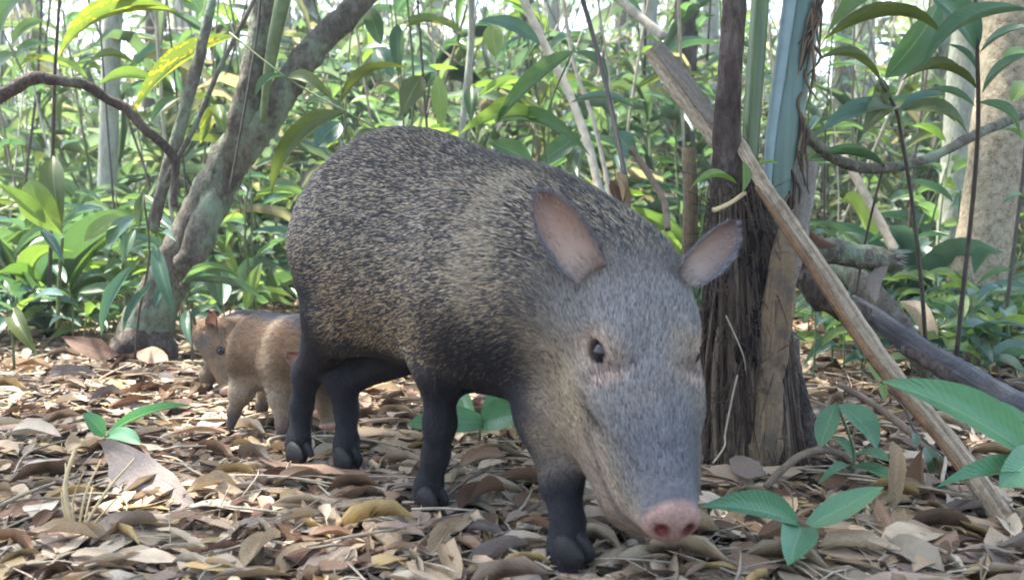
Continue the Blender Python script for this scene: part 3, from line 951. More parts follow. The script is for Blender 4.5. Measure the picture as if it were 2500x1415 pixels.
def grow_hair(V, F, n, rng, info, name, parent, ploc):
    """bristles as thin tapering blades rooted on the skin; info(P, N) -> keep prob, dir, length, width, lift, col_root, col_tip"""
    T = np.concatenate([F[:, [0, 1, 2]], F[:, [0, 2, 3]]])
    A, B, Cc = V[T[:, 0]], V[T[:, 1]], V[T[:, 2]]
    cr = np.cross(B - A, Cc - A)
    area = np.linalg.norm(cr, axis=1)
    vn = np.zeros_like(V)
    for k in range(3):
        np.add.at(vn, T[:, k], cr)
    vn /= np.linalg.norm(vn, axis=1)[:, None] + 1e-12
    pick = rng.choice(len(T), size=n, p=area / area.sum())
    a, b = rng.random(n), rng.random(n)
    fl = a + b > 1
    a[fl], b[fl] = 1 - a[fl], 1 - b[fl]
    w0 = (1 - a - b)[:, None]; a = a[:, None]; b = b[:, None]
    P = w0 * V[T[pick, 0]] + a * V[T[pick, 1]] + b * V[T[pick, 2]]
    N = w0 * vn[T[pick, 0]] + a * vn[T[pick, 1]] + b * vn[T[pick, 2]]
    N /= np.linalg.norm(N, axis=1)[:, None]
    got = info(P, N, rng)
    keep, D, Ln, Wd, lift, c0, c1 = got[:7]
    cm = got[7] if len(got) > 7 else c0 * 0.45 + c1 * 0.55
    m = rng.random(n) < keep
    P, N, D, Ln, Wd, lift, c0, c1, cm = [x[m] for x in (P, N, D, Ln, Wd, lift, c0, c1, cm)]
    D = D - N * (D * N).sum(1)[:, None]
    D /= np.linalg.norm(D, axis=1)[:, None] + 1e-9
    S = np.cross(N, D)
    d1 = D * np.cos(lift)[:, None] + N * np.sin(lift)[:, None]
    d2 = D * np.cos(lift * 0.45)[:, None] + N * np.sin(lift * 0.45)[:, None]
    p1 = P + d1 * (Ln * 0.5)[:, None]
    p2 = p1 + d2 * (Ln * 0.5)[:, None]
    hw = S * (Wd * 0.5)[:, None]
    P = P - N * 0.001
    k = len(P)
    VV = np.stack([P - hw, P + hw, p1 + hw * 0.9, p1 - hw * 0.9, p2], 1).reshape(-1, 3) - np.array(ploc)
    CC = np.stack([c0, c0, cm, cm, c1], 1).reshape(-1, 3)
    i = np.arange(k)[:, None] * 5
    FF = np.concatenate([i + np.array([[0, 1, 2]]), i + np.array([[0, 2, 3]]), i + np.array([[3, 2, 4]])])
    me = big_mesh(name, VV, FF, CC, M['hair'])
    o = new_obj(name, me, parent)
    o["kind"] = "stuff"
    return o


def vnoise(P, s, seed=0.0):
    """cheap smooth pseudo-noise in -1..1"""
    x, y, z = P[:, 0] * s + seed, P[:, 1] * s + 1.7 * seed, P[:, 2] * s + 0.3 * seed
    return (np.sin(x + 1.3 * np.sin(1.7 * y)) + np.sin(1.3 * y + 1.1 * np.sin(1.9 * z)) + np.sin(1.1 * z + 1.2 * np.sin(1.5 * x)) +
            0.6 * np.sin(2.3 * x + 1.9 * y + 0.7) + 0.6 * np.sin(2.1 * y - 2.7 * z)) / 4.2


# ---- the adult collared peccary
def V3(v): return np.array(v[:], dtype=float)


def build_adult():
    hip = np.array((-0.225, 1.405, 0)); wit = np.array((0.070, 1.125, 0))
    l, f, u = frame_from(wit - hip, (0, 0, 1))
    O = (hip + wit) / 2
    B = lambda a, b, c: O + f * a + l * b + u * c
    ax = np.stack([f, l, u])
    Fd = Field((-0.47, 0.78, -0.03), (0.36, 1.66, 0.56), 0.0042)
    tilt = math.radians(-9)
    ax2 = np.stack([f * math.cos(tilt) + u * math.sin(tilt), l, -f * math.sin(tilt) + u * math.cos(tilt)])
    Fd.ell(B(-0.108, 0, 0.335), ax, (0.120, 0.110, 0.134), 0.06)
    Fd.ell(B(-0.010, 0, 0.312), ax2, (0.220, 0.126, 0.146), 0.08)
    for s in (-1, 1):
        Fd.ell(B(0.105, 0.088 * s, 0.315), ax, (0.052, 0.032, 0.085), 0.035)
        Fd.ell(B(-0.125, 0.078 * s, 0.350), ax, (0.060, 0.034, 0.070), 0.035)
    Fd.ell(B(0.150, 0, 0.278), ax2, (0.145, 0.114, 0.122), 0.08)
    # head frame
    Pn = np.array((0.128, 1.066, 0.300)); Nn = V3(at(1644, 1302, 0.905))
    yaw = math.radians(14)
    hl, hf, hu = frame_from(Nn - Pn, (math.sin(yaw), -math.cos(yaw), 0.15))
    HL = np.linalg.norm(Nn - Pn)
    Hh = lambda a, b, c: Pn + hl * a + hf * b + hu * c
    hax = np.stack([hl, hf, hu])
    # neck
    Fd.cone(B(0.15, 0, 0.300), Hh(0, 0.0, -0.020), 0.094, 0.054, 0.06)
    Fd.cone(B(0.20, 0, 0.270), Hh(0, 0.06, -0.07), 0.098, 0.062, 0.06)
    Fd.ell(B(0.235, 0, 0.27), ax, (0.09, 0.085, 0.085), 0.05)
    # head
    Fd.ell(Hh(0, 0.028, -0.012), hax, (0.053, 0.070, 0.055), 0.04)
    Fd.cone(Hh(0, 0.07, -0.008), Hh(0, HL - 0.035, -0.004), 0.0445, 0.0235, 0.03)
    for s in (-1, 1):
        Fd.ell(Hh(0.030 * s, 0.085, -0.060), hax, (0.040, 0.080, 0.062), 0.04)
        Fd.ell(Hh(0.024 * s, 0.165, -0.045), hax, (0.028, 0.080, 0.042), 0.05)
        Fd.ell(Hh(0.038 * s, 0.066, 0.027), hax, (0.016, 0.036, 0.015), 0.025)      # brow
        Fd.ell(Hh(0.048 * s, 0.128, -0.012), hax, (0.013, 0.034, 0.012), 0.02)      # cheekbone
    Fd.cone(Hh(0, 0.10, -0.098), Hh(0, 0.215, -0.062), 0.045, 0.028, 0.05)
    Fd.cone(Hh(0, 0.19, -0.055), Hh(0, HL - 0.045, -0.036), 0.030, 0.017, 0.012)
    dn = hf * math.cos(math.radians(26)) + hu * math.sin(math.radians(26))
    du_ = np.cross(hl, dn)
    disc = np.stack([hl, dn, du_])
    Dc = Hh(0, HL - 0.012, 0.0)
    Fd.cone(Hh(0, HL - 0.05, -0.004), Dc - dn * 0.008, 0.0240, 0.0215, 0.02)
    Fd.ell(Dc, disc, (0.0295, 0.0115, 0.0200), 0.010)
    # legs
    def leg(pts, k0=0.05):
        for i in range(len(pts) - 1):
            (a, r1), (b, r2) = pts[i], pts[i + 1]
            Fd.cone(a, b, r1, r2, k0 if i == 0 else 0.018)
    g = lambda x, y, d: V3(at(x, y, d))
    leg([(B(-0.150, -0.045, 0.312), 0.074), (B(-0.140, -0.068, 0.235), 0.048), (g(752, 905, 1.415), 0.0210), (g(737, 985, 1.42), 0.0142), (g(728, 1080, 1.415), 0.0152), (g(724, 1128, 1.405), 0.0150)])
    leg([(B(-0.140, 0.045, 0.30), 0.074), (B(-0.080, 0.045, 0.205), 0.046), (g(836, 930, 1.395), 0.0215), (g(846, 1000, 1.395), 0.0145), (g(846, 1085, 1.385), 0.0155), (g(840, 1142, 1.375), 0.0155)])
    leg([(B(0.120, -0.062, 0.270), 0.066), (g(1073, 890, 1.165), 0.026), (g(1074, 1035, 1.175), 0.0175), (g(1064, 1110, 1.185), 0.0145), (g(1046, 1190, 1.195), 0.0155), (g(1042, 1243, 1.19), 0.0150)])
    leg([(B(0.205, 0.060, 0.235), 0.068), (g(1345, 1015, 1.075), 0.036), (g(1370, 1175, 1.045), 0.0205), (g(1386, 1270, 1.025), 0.0155), (g(1384, 1340, 1.015), 0.0180), (g(1384, 1380, 1.005), 0.0175)])
    # carving: eye sockets, nostrils, mouth corner
    eyes = []
    for s in (-1, 1):
        e = Hh(0.0455 * s, 0.092, 0.012)
        eyes.append(e)
        Fd.ell(e + hl * s * 0.006, hax, (0.0120, 0.0140, 0.0110), 0.006, True)
        Fd.ell(Hh(0.042 * s, 0.150, -0.018) + hl * s * 0.006, hax, (0.012, 0.022, 0.006), 0.012, True)
        Fd.ell(Dc + hl * (0.0135 * s) + dn * 0.014, disc, (0.0064, 0.010, 0.0054), 0.004, True)
    for q in (0.045, 0.058, 0.071):
        Fd.ell(Hh(0, HL - q, 0.030), hax, (0.020, 0.0022, 0.006), 0.006, True)         # creases behind the snout disc
    V, F = Fd.mesh()
    # ---- colours
    def local(P):
        b = (P - O)
        h = P - Pn
        return b @ f, b @ l, b @ u, h @ hl, h @ hf, h @ hu

    def regions(P):
        a, v, w, hx, hy, hz = local(P)
        head = sstep(-0.06, 0.05, hy) * sstep(0.24, 0.10, np.sqrt(hx ** 2 + (hz + 0.03) ** 2)) * sstep(0.195, 0.28, a + 0.012 * vnoise(P, 60, 2.0)) * sstep(-0.16, -0.135, hz) * sstep(HL + 0.05, HL + 0.03, hy) * (1 - sstep(0.14, 0.20, hy) * sstep(-0.075, -0.10, hz))
        wob = vnoise(P, 26)
        legm = sstep(0.215, 0.165, w + 0.02 * wob)
        thigh = sstep(-0.105, -0.165, a + 0.015 * wob) * sstep(0.325, 0.255, w + 0.012 * wob)
        under = sstep(0.185, 0.16, w)
        dark = np.clip(np.maximum(np.maximum(legm, thigh), under), 0, 1) * (1 - head)
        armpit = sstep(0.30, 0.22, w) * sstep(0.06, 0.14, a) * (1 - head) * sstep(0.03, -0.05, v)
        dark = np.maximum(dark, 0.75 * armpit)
        # pale collar sloping from the withers down and forward to the jaw
        cpos = a - (0.165 + 0.10 * (0.40 - w))
        collar = np.exp(-((cpos - 0.010 * wob) / 0.022) ** 2) * sstep(0.20, 0.27, w) * (1 - head)
        return a, v, w, hx, hy, hz, head, dark, collar, wob

    def skin_col(P):
        a, v, w, hx, hy, hz, head, dark, collar, wob = regions(P)
        n2 = vnoise(P, 70, 3.0)[:, None]
        c = np.array((0.062, 0.056, 0.052)) * (1 + 0.2 * n2)
        c = lerp(c, np.array((0.013, 0.0125, 0.015)), dark[:, None])
        c = lerp(c, np.array((0.20, 0.175, 0.14)), 0.8 * collar[:, None])
        # face
        top = sstep(-0.035, 0.02, hz)[:, None]
        n3 = vnoise(P, 38, 9.0)[:, None]
        fc = lerp(np.array((0.265, 0.205, 0.135)), np.array((0.165, 0.155, 0.145)), top) * (1 + 0.14 * n2 + 0.16 * n3)
        fc = lerp(fc, np.array((0.25, 0.20, 0.135)), 0.45 * sstep(0.05, 0.6, -n3) * top)
        fc = lerp(fc, np.array((0.078, 0.080, 0.088)), (sstep(0.10, 0.21, hy) * sstep(-0.03, 0.02, hz))[:, None] * 0.8)
        for e in eyes:
            d = np.linalg.norm((P - e), axis=1)
            fc = lerp(fc, np.array((0.33, 0.245, 0.175)), (sstep(0.036, 0.018, d))[:, None] * 0.75)
            fc = lerp(fc, np.array((0.05, 0.035, 0.032)), (sstep(0.0195, 0.014, d))[:, None] * 0.9)
            dd = P - e
            lid = np.exp(-(((dd @ hf) - 0.024) / 0.005) ** 2) * np.exp(-((dd @ hu) / 0.02) ** 2) * (d < 0.04)
            fc = lerp(fc, np.array((0.07, 0.045, 0.042)), lid[:, None] * 0.85)
            pk = np.exp(-(((dd @ hf) - 0.034) / 0.006) ** 2) * np.exp(-((dd @ hu) / 0.014) ** 2) * sstep(0.046, 0.036, d)
            fc = lerp(fc, np.array((0.40, 0.28, 0.21)), pk[:, None] * 0.8)
        fc = lerp(fc, np.array((0.235, 0.180, 0.140)), (sstep(0.13, 0.20, hy) * sstep(-0.012, -0.035, hz))[:, None] * 0.85)
        mouth = np.exp(-((hz + 0.031 + 0.08 * (hy - 0.22) ** 2) / 0.004) ** 2) * sstep(0.14, 0.18, hy)  # lip line: crease shading between snout and jaw, put into the colour
        fc = lerp(fc, np.array((0.045, 0.038, 0.036)), mouth[:, None] * 0.55)
        gland = np.exp(-(((hy - 0.165) / 0.014) ** 2 + ((hz + 0.012) / 0.007) ** 2))
        fc = lerp(fc, np.array((0.05, 0.045, 0.045)), 0.9 * gland[:, None])
        fold = np.exp(-((hz + 0.020 + 0.55 * (hy - 0.15)) / 0.006) ** 2) * sstep(0.115, 0.135, hy) * sstep(0.185, 0.16, hy)
        fc = lerp(fc, np.array((0.07, 0.055, 0.05)), 0.6 * fold[:, None])
        nd = P - Dc
        nose = (sstep(-0.006, 0.003, nd @ dn) * sstep(0.05, 0.04, np.linalg.norm(nd, axis=1)))[:, None]
        fc = lerp(fc, np.array((0.215, 0.135, 0.110)) * (1 + 0.35 * n2 + 0.2 * n3), nose)
        nost = np.zeros(len(P))
        for s in (-1, 1):
            nost = np.maximum(nost, sstep(0.0105, 0.006, np.sqrt((nd @ hl - 0.0135 * s) ** 2 + (nd @ du_) ** 2)))
        fc = lerp(fc, np.array((0.10, 0.025, 0.018)), nost[:, None] * nose)
        c = lerp(c, fc, head[:, None])
        # left foreleg has a paler dusty front
        return np.clip(c, 0.004, 1)

    hairy_dir_down = -u
    def hair_info(P, N, rng):
        a, v, w, hx, hy, hz, head, dark, collar, wob = regions(P)
        n = len(P)
        torso = 1 - np.maximum(head, sstep(0.22, 0.17, w))
        ledge = sstep(0.22, 0.16, w) * (1 - head)
        D = (-f + 0.22 * hairy_dir_down)[None] * torso[:, None] + (-u - 0.15 * f)[None] * ledge[:, None] + (-hf + 0.1 * hl)[None] * head[:, None] * 1.2
        D = D + rng.normal(0, 0.16, (n, 3))
        crest = sstep(0.05, 0.0, np.abs(v)) * sstep(0.36, 0.42, w) * sstep(0.02, 0.16, a) * (1 - sstep(0.0, 0.05, hy))
        ln = 0.0115 * torso + 0.0055 * ledge + 0.0095 * head + 0.007 * crest
        ln = ln * rng.uniform(0.7, 1.3, n)
        lift = np.radians(rng.uniform(6, 22, n)) * (1 - 0.3 * head) + np.radians(4) * crest
        wd = (0.00105 * torso + 0.0008 * ledge + 0.0009 * head) * rng.uniform(0.7, 1.25, n)
        # pale tipped against black bristles
        sp = rng.random(n)
        clump = 0.5 + 0.5 * vnoise(P, 120, 5.0)
        pale = (sp < (0.42 + 0.02 * clump + 0.45 * collar - 0.12 * sstep(0.38, 0.46, w)) * (1 - 0.93 * dark)).astype(float)
        pale *= 1 - 0.75 * crest * (rng.random(n) < 0.8)
        hue = rng.random((n, 1))
        tip_pale = lerp(np.array((0.42, 0.365, 0.28)), np.array((0.37, 0.275, 0.16)), hue) * rng.uniform(0.5, 1.15, (n, 1))
        low = sstep(0.36, 0.22, w)[:, None]
        tip_pale = lerp(tip_pale, tip_pale * np.array((1.0, 0.88, 0.68)), low)
        tip_dark = np.array((0.030, 0.028, 0.030))[None] * rng.uniform(0.6, 1.6, (n, 1))
        tipf = pale * rng.choice([0.0, 0.15, 1.0], n, p=[0.35, 0.3, 0.35])
        c1 = lerp(tip_dark, tip_pale, tipf[:, None])
        cm = lerp(tip_dark, tip_pale, pale[:, None])
        c0 = np.tile(np.array((0.030, 0.027, 0.026)), (n, 1))
        blk = np.array((0.011, 0.0108, 0.0135))[None] * rng.uniform(0.7, 1.7, (n, 1))
        c1 = lerp(c1, blk, dark[:, None] * 0.96); c0 = lerp(c0, blk, dark[:, None]); cm = lerp(cm, blk, dark[:, None] * 0.96)
        sk = skin_col(P)
        fh = sk * rng.uniform(0.40, 1.70, (n, 1))
        c1 = lerp(c1, fh * 1.25, head[:, None]); c0 = lerp(c0, fh * 0.75, head[:, None]); cm = lerp(cm, fh, head[:, None])
        keep = 0.95 * torso + 0.55 * ledge + 0.75 * head
        keep = keep * (1 - sstep(HL - 0.05, HL - 0.022, hy + 0.5 * hz) * head)
        for e in eyes:
            keep = keep * sstep(0.015, 0.024, np.linalg.norm(P - e, axis=1))
        return keep, D, ln, wd, lift, c0, c1, cm

    root = empty("peccary", (O[0], O[1], gz(O[0], O[1])), "adult collared peccary with grizzled grey-brown coat walking with lowered head", "peccary")
    ploc = np.array(root.location)
    body = new_obj("body", big_mesh("peccary_body", V - ploc, F, skin_col(V), M['skin']), root)
    rng = np.random.default_rng(7)
    grow_hair(V, F, 230000, rng, hair_info, "fur", root, ploc)
    inner, rim, outer = (0.31, 0.23, 0.175), (0.09, 0.07, 0.068), (0.13, 0.125, 0.135)
    make_ear(root, ploc, V3(at(1442, 672, 0.992)), V3(at(1312, 470, 0.985)), (0.10, -1, 0.0), 0.028, inner, rim, outer, 0.45, -0.04)
    make_ear(root, ploc, V3(at(1668, 672, 1.015)), V3(at(1800, 546, 1.04)), (0.25, -1.0, -0.35), 0.026, (0.27, 0.215, 0.175), rim, outer, 0.5, -0.02)
    M['hoof'] = plain_material("hoof_horn", (0.014, 0.0125, 0.013), 0.6, 0.2, 90, 0.5, 0.4)
    for (hxp, hyp, hd) in ((724, 1128, 1.405), (840, 1142, 1.375), (1042, 1243, 1.19), (1384, 1380, 1.005)):
        ft = g(hxp, hyp, hd)
        hv_, hf_ = [], []
        for s in (-1, 1):
            sv, sf = uv_sphere(1.0, 12, 8)
            b0 = len(hv_)
            for (x_, y_, z_) in sv:
                tp = 1.0 - 0.35 * max(0.0, y_)
                p = f * (0.010 + 0.021 * y_) + l * (s * 0.0090 + 0.0085 * x_ * tp) + np.array((0, 0, 1.0)) * (0.019 * max(z_, -0.75) * (1.0 - 0.3 * y_))
                q = np.array((ft[0], ft[1], gz(ft[0], ft[1]) + 0.020)) + p - ploc
                hv_.append(tuple(q))
            hf_ += [tuple(b0 + k for k in q) for q in sf]
        new_obj("hoof", mesh_from("hoof", hv_, hf_, True, M['hoof']), root)
    for s, e in zip((-1, 1), eyes):
        sv, sf = uv_sphere(0.0130, 20, 14)
        o = new_obj("eye", mesh_from("eye", sv, sf, True, M['eye']), root)
        o.location = Vector(e + hl * s * 0.0005) - root.location
    return root


adult = build_adult()


# ---- piglets
def build_piglet(label, rump, shoulder, Pn, Nn, dorsal, legs, rs, seed, hs):
    rump, shoulder, Pn, Nn = map(np.array, (rump, shoulder, Pn, Nn))
    l, f, u = frame_from(shoulder - rump, (0, 0, 1))
    BL = np.linalg.norm(shoulder - rump)
    lo = np.minimum.reduce([rump, shoulder, Pn, Nn] + [p for L in legs for p, r in L]) - 0.10
    hi = np.maximum.reduce([rump, shoulder, Pn, Nn] + [p for L in legs for p, r in L]) + 0.10
    lo[2] = -0.03
    Fd = Field(lo, hi, 0.0026)
    ax = np.stack([f, l, u])
    mid = (rump + shoulder) / 2
    Fd.ell(rump, ax, (rs * 0.98, rs * 0.80, rs * 0.96), 0.03)
    Fd.ell(mid - u * rs * 0.06, ax, (BL * 0.75, rs * 0.88, rs * 0.98), 0.04)
    Fd.ell(shoulder, ax, (rs * 0.95, rs * 0.76, rs * 0.92), 0.03)
    hl, hf, hu = frame_from(Nn - Pn, dorsal)
    HL = np.linalg.norm(Nn - Pn)
    hax = np.stack([hl, hf, hu])
    H = lambda a, b, c: Pn + (hl * a + hu * c) * hs + hf * b * HL
    Fd.cone(shoulder + u * 0.004, Pn, rs * 0.66, 0.030 * hs, 0.03)
    Fd.ell(H(0, 0.12, -0.004), hax, (0.031 * hs, 0.036 * hs, 0.030 * hs), 0.015)
    Fd.cone(H(0, 0.30, -0.004), H(0, 0.92, -0.004), 0.024 * hs, 0.0125 * hs, 0.012)
    Fd.cone(H(0, 0.30, -0.024), H(0, 0.84, -0.016), 0.024 * hs, 0.010 * hs, 0.012)
    Fd.ell(H(0, 0.97, -0.002), hax, (0.0165 * hs, 0.006 * hs, 0.0125 * hs), 0.006)
    eyes = []
    for s in (-1, 1):
        Fd.ell(H(0.014 * s, 0.34, -0.026), hax, (0.018 * hs, 0.030 * hs, 0.022 * hs), 0.014)
        eyes.append(H(0.0245 * s, 0.38, 0.002))
        Fd.ell(H(0.0270 * s, 0.38, 0.002), hax, (0.006 * hs, 0.0065 * hs, 0.0055 * hs), 0.004, True)
    for L in legs:
        for i in range(len(L) - 1):
            Fd.cone(L[i][0], L[i + 1][0], L[i][1], L[i + 1][1], 0.02 if i == 0 else 0.008)
    V, F = Fd.mesh()
    V = V.astype(float)

    def parts(P):
        b = P - mid
        hx, hy, hz = (P - Pn) @ hl, (P - Pn) @ hf, (P - Pn) @ hu
        head = sstep(-0.01, 0.02, hy) * sstep(0.075, 0.045, np.sqrt(hx ** 2 + hz ** 2))
        return b @ f, b @ l, b @ u, hx, hy, hz, head

    def skin(P):
        a, v, w, hx, hy, hz, head = parts(P)
        n = vnoise(P, 90, seed)[:, None]
        c = np.array((0.100, 0.060, 0.032)) * (1 + 0.22 * n)
        back = (sstep(0.034, 0.010, np.abs(v)) * sstep(rs * 0.50, rs * 0.85, w))[:, None]
        c = lerp(c, np.array((0.055, 0.056, 0.062)), back * 0.9)
        collar = np.exp(-((a - BL * 0.48 - 0.25 * (-w)) / 0.014) ** 2)[:, None]
        c = lerp(c, np.array((0.25, 0.185, 0.12)), 0.7 * collar * (1 - back))
        belly = sstep(-rs * 0.45, -rs * 0.85, w)[:, None]
        c = lerp(c, np.array((0.26, 0.20, 0.14)), belly * 0.8)
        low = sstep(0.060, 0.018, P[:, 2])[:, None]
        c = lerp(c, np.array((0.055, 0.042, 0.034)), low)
        hc = np.array((0.155, 0.108, 0.068)) * (1 + 0.15 * n)
        hc = lerp(hc, np.array((0.42, 0.27, 0.21)), (sstep(0.93 * HL, 0.97 * HL, hy))[:, None])
        hc = lerp(hc, np.array((0.075, 0.08, 0.09)), (sstep(0.012 * hs, 0.022 * hs, hz) * sstep(0.5 * HL, 0.1 * HL, hy))[:, None] * 0.55)
        for e in eyes:
            d = np.linalg.norm(P - e, axis=1)
            hc = lerp(hc, np.array((0.05, 0.04, 0.035)), (sstep(0.010, 0.006, d))[:, None])
        return lerp(c, hc, head[:, None])

    def info(P, N, rng):
        a, v, w, hx, hy, hz, head = parts(P)
        n = len(P)
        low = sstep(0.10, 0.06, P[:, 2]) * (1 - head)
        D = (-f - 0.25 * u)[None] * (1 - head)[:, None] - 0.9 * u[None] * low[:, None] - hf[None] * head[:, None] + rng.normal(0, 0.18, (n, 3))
        ln = (0.010 - 0.005 * low - 0.006 * head) * rng.uniform(0.7, 1.3, n)
        c = skin(P) * rng.uniform(0.6, 1.5, (n, 1))
        keep = 0.9 * np.ones(n) * (hy < 0.9 * HL)
        for e in eyes:
            keep = keep * sstep(0.007, 0.011, np.linalg.norm(P - e, axis=1))
        return keep, D, ln, 0.0010 * rng.uniform(0.7, 1.2, n), np.radians(rng.uniform(8, 26, n)), c * 0.7, c * 1.25

    root = empty("piglet", (mid[0], mid[1], gz(mid[0], mid[1])), label, "piglet", "peccary young")
    ploc = np.array(root.location)
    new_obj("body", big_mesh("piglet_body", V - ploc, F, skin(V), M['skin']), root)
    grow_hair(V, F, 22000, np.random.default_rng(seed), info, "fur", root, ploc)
    for s, e in zip((-1, 1), eyes):
        sv, sf = uv_sphere(0.0058 * hs, 14, 10)
        o = new_obj("eye", mesh_from("eye", sv, sf, True, M['eye']), root)
        o.location = Vector(e) - root.location
        b = H(0.024 * s, 0.02, 0.006)
        t = b + (hl * s * 0.9 - hf * 0.55 + hu * 0.12) * 0.034 * hs
        make_ear(root, ploc, b, t, hu * 0.8 + hl * s * 0.2 + hf * 0.3, 0.014 * hs, (0.46, 0.23, 0.17), (0.22, 0.14, 0.10), (0.20, 0.145, 0.10), 0.5, 0.0, 0.002)
    return root


def P_(x, y, d): return V3(at(x, y, d))


piglet_a = build_piglet("brown piglet with pale belly half hidden behind the adult's hind leg",
    P_(640, 852, 1.645), P_(730, 862, 1.545), P_(792, 885, 1.475), P_(806, 1042, 1.445), (0.25, -1, 0.3),
    [[(P_(612, 880, 1.62), 0.034), (P_(590, 955, 1.615), 0.020), (P_(572, 1000, 1.62), 0.0105), (P_(568, 1046, 1.62), 0.0105)],
     [(P_(650, 880, 1.70), 0.032), (P_(655, 950, 1.70), 0.018), (P_(640, 985, 1.70), 0.010), (P_(640, 1022, 1.70), 0.0105)],
     [(P_(685, 900, 1.535), 0.030), (P_(682, 970, 1.53), 0.0165), (P_(692, 1035, 1.525), 0.0105), (P_(690, 1086, 1.52), 0.0110)],
     [(P_(745, 900, 1.57), 0.028), (P_(748, 970, 1.57), 0.0155), (P_(745, 1020, 1.57), 0.010), (P_(742, 1066, 1.57), 0.0105)]],
    0.060, 21, 1.0)
piglet_b = build_piglet("smaller piglet with reddish ear facing the lens behind the brown piglet",
    P_(700, 838, 2.10), P_(598, 828, 1.99), P_(516, 818, 1.895), P_(553, 958, 1.845), (-0.85, -0.55, 0.2),
    [[(P_(545, 870, 1.93), 0.028), (P_(508, 915, 1.91), 0.0155), (P_(503, 945, 1.91), 0.010), (P_(501, 966, 1.905), 0.0105)],
     [(P_(575, 880, 1.97), 0.028), (P_(560, 920, 1.955), 0.0165), (P_(556, 945, 1.95), 0.0105), (P_(554, 958, 1.945), 0.0110)],
     [(P_(672, 870, 2.03), 0.033), (P_(668, 905, 2.03), 0.018), (P_(676, 930, 2.05), 0.0105), (P_(676, 944, 2.04), 0.0110)],
     [(P_(705, 870, 2.09), 0.033), (P_(708, 900, 2.09), 0.018), (P_(716, 920, 2.11), 0.0105), (P_(716, 930, 2.10), 0.0110)]],
    0.060, 33, 1.12)
# ------------------------------------------------------------------ plants measured one by one
def plant(name, base, label, category="plant", group=None):
    return empty(name, base, label, category, group)


def stem(root, pts, r0, r1, mat='cane', **kw):
    n = len(pts)
    return tube("stem", root, pts, [r0 + (r1 - r0) * i / (n - 1) for i in range(n)], mat, sides=6, sub=4, **kw)


UPF = (0, -0.6, 1)
# seedling with three leaves in front of the piglets
g0 = ground(262, 1112)
s = plant("seedling", g0, "tiny seedling with rounded green leaves and one long pale leaf", "seedling")
stem(s, [g0, at(258, 1090, g0.y), at(256, 1062, g0.y)], 0.0016, 0.0012, 'cane_green')
d = g0.y
lp(s, (256, 1064, d), (203, 1008, d - 0.02), 44, (0.3, -0.9, 0.9), 'oval', 'leaf_near')
lp(s, (258, 1066, d), (345, 1084, d - 0.06), 48, (0, -0.7, 1), 'oval', 'leaf_near')
lp(s, (262, 1060, d), (472, 990, d + 0.03), 24, (0, -0.8, 1), 'lance', 'leaf_near')
# straw tuft
g0 = ground(185, 1305)
s = plant("dry_grass_tuft", g0, "tuft of dry yellow straw stalks in the front litter", "dry grass")
for (x0, y0, x1, y1, r_) in [(182, 1300, 186, 1092, .0034), (190, 1300, 248, 1120, .0018), (195, 1302, 330, 1118, .0022), (178, 1300, 160, 1130, .0016), (200, 1302, 225, 1190, .0014),
                         (172, 1300, 150, 1200, .0014), (205, 1300, 285, 1215, .0014), (188, 1300, 205, 1150, .0012)]:
    a = at(x0, y0, g0.y); a.z = gz(a.x, a.y); b = at(x1, y1, g0.y + RND.uniform(-.05, .12))
    m = (a + b) / 2 + Vector((RND.gauss(0, .006), 0, .004))
    tube("straw", s, [a, m, b], [r_, r_ * .9, r_ * .6], 'straw', sides=5, sub=3)
# broad leaves seen between the legs
g0 = ground(1170, 1075)
s = plant("herb", g0, "low herb with broad pale-green leaves seen between the peccary's legs", "plant")
stem(s, [g0, at(1172, 1040, g0.y)], .003, .002, 'cane_green')
lp(s, (1200, 1035, 1.52), (992, 1038, 1.46), 70, (0, -1, .7), 'oval', 'leaf_near')
lp(s, (1168, 1040, 1.52), (1330, 1010, 1.46), 80, (0, -1, .6), 'oval_a', 'leaf_near')
lp(s, (1175, 1030, 1.56), (1265, 930, 1.60), 60, (0, -1, .5), 'oval', 'leaf_near')
lp(s, (1160, 1040, 1.53), (1110, 948, 1.62), 40, (0, -1, .6), 'lance', 'leaf_near')
# ribbed plant in front
g0 = ground(1958, 1350)
s = plant("ribbed_herb", g0, "front ribbed plant with three spread leaves below the peccary's snout side", "plant")
stem(s, [g0, at(1957, 1300, g0.y), at(1955, 1280, g0.y)], .0028, .0022, 'cane_green')
d = g0.y
lp(s, (1952, 1280, d), (1708, 1236, d - .05), 82, (0, -.9, .9), 'lance', 'leaf_near')
lp(s, (1962, 1290, d), (2158, 1188, d + .02), 66, (.2, -.8, 1), 'lance_flat', 'leaf_near')
lp(s, (1958, 1284, d), (1925, 1380, d - .10), 92, (0, -.7, 1), 'oval', 'leaf_near')
# large ribbed leaves at the edge
g0 = ground(2560, 1330)
s = plant("ribbed_shrub", g0, "ribbed shrub at the picture's edge with one very large drooping leaf", "plant")
stem(s, [g0, at(2560, 1200, 1.10), at(2545, 1080, 1.08)], .004, .003, 'cane_green')
lp(s, (2545, 1135, 1.10), (2150, 930, 1.16), 108, (-.25, -.9, .9), 'lance', 'leaf_near')
lp(s, (2545, 1180, 1.12), (2285, 1190, 1.05), 62, (0, -.6, 1), 'lance', 'leaf_near')
lp(s, (2545, 1100, 1.10), (2440, 1190, 1.05), 90, (-.4, -1, .4), 'oval', 'leaf_near')
lp(s, (2540, 1050, 1.2), (2310, 1000, 1.25), 46, (0, -.5, 1), 'lance', 'leaf_near')
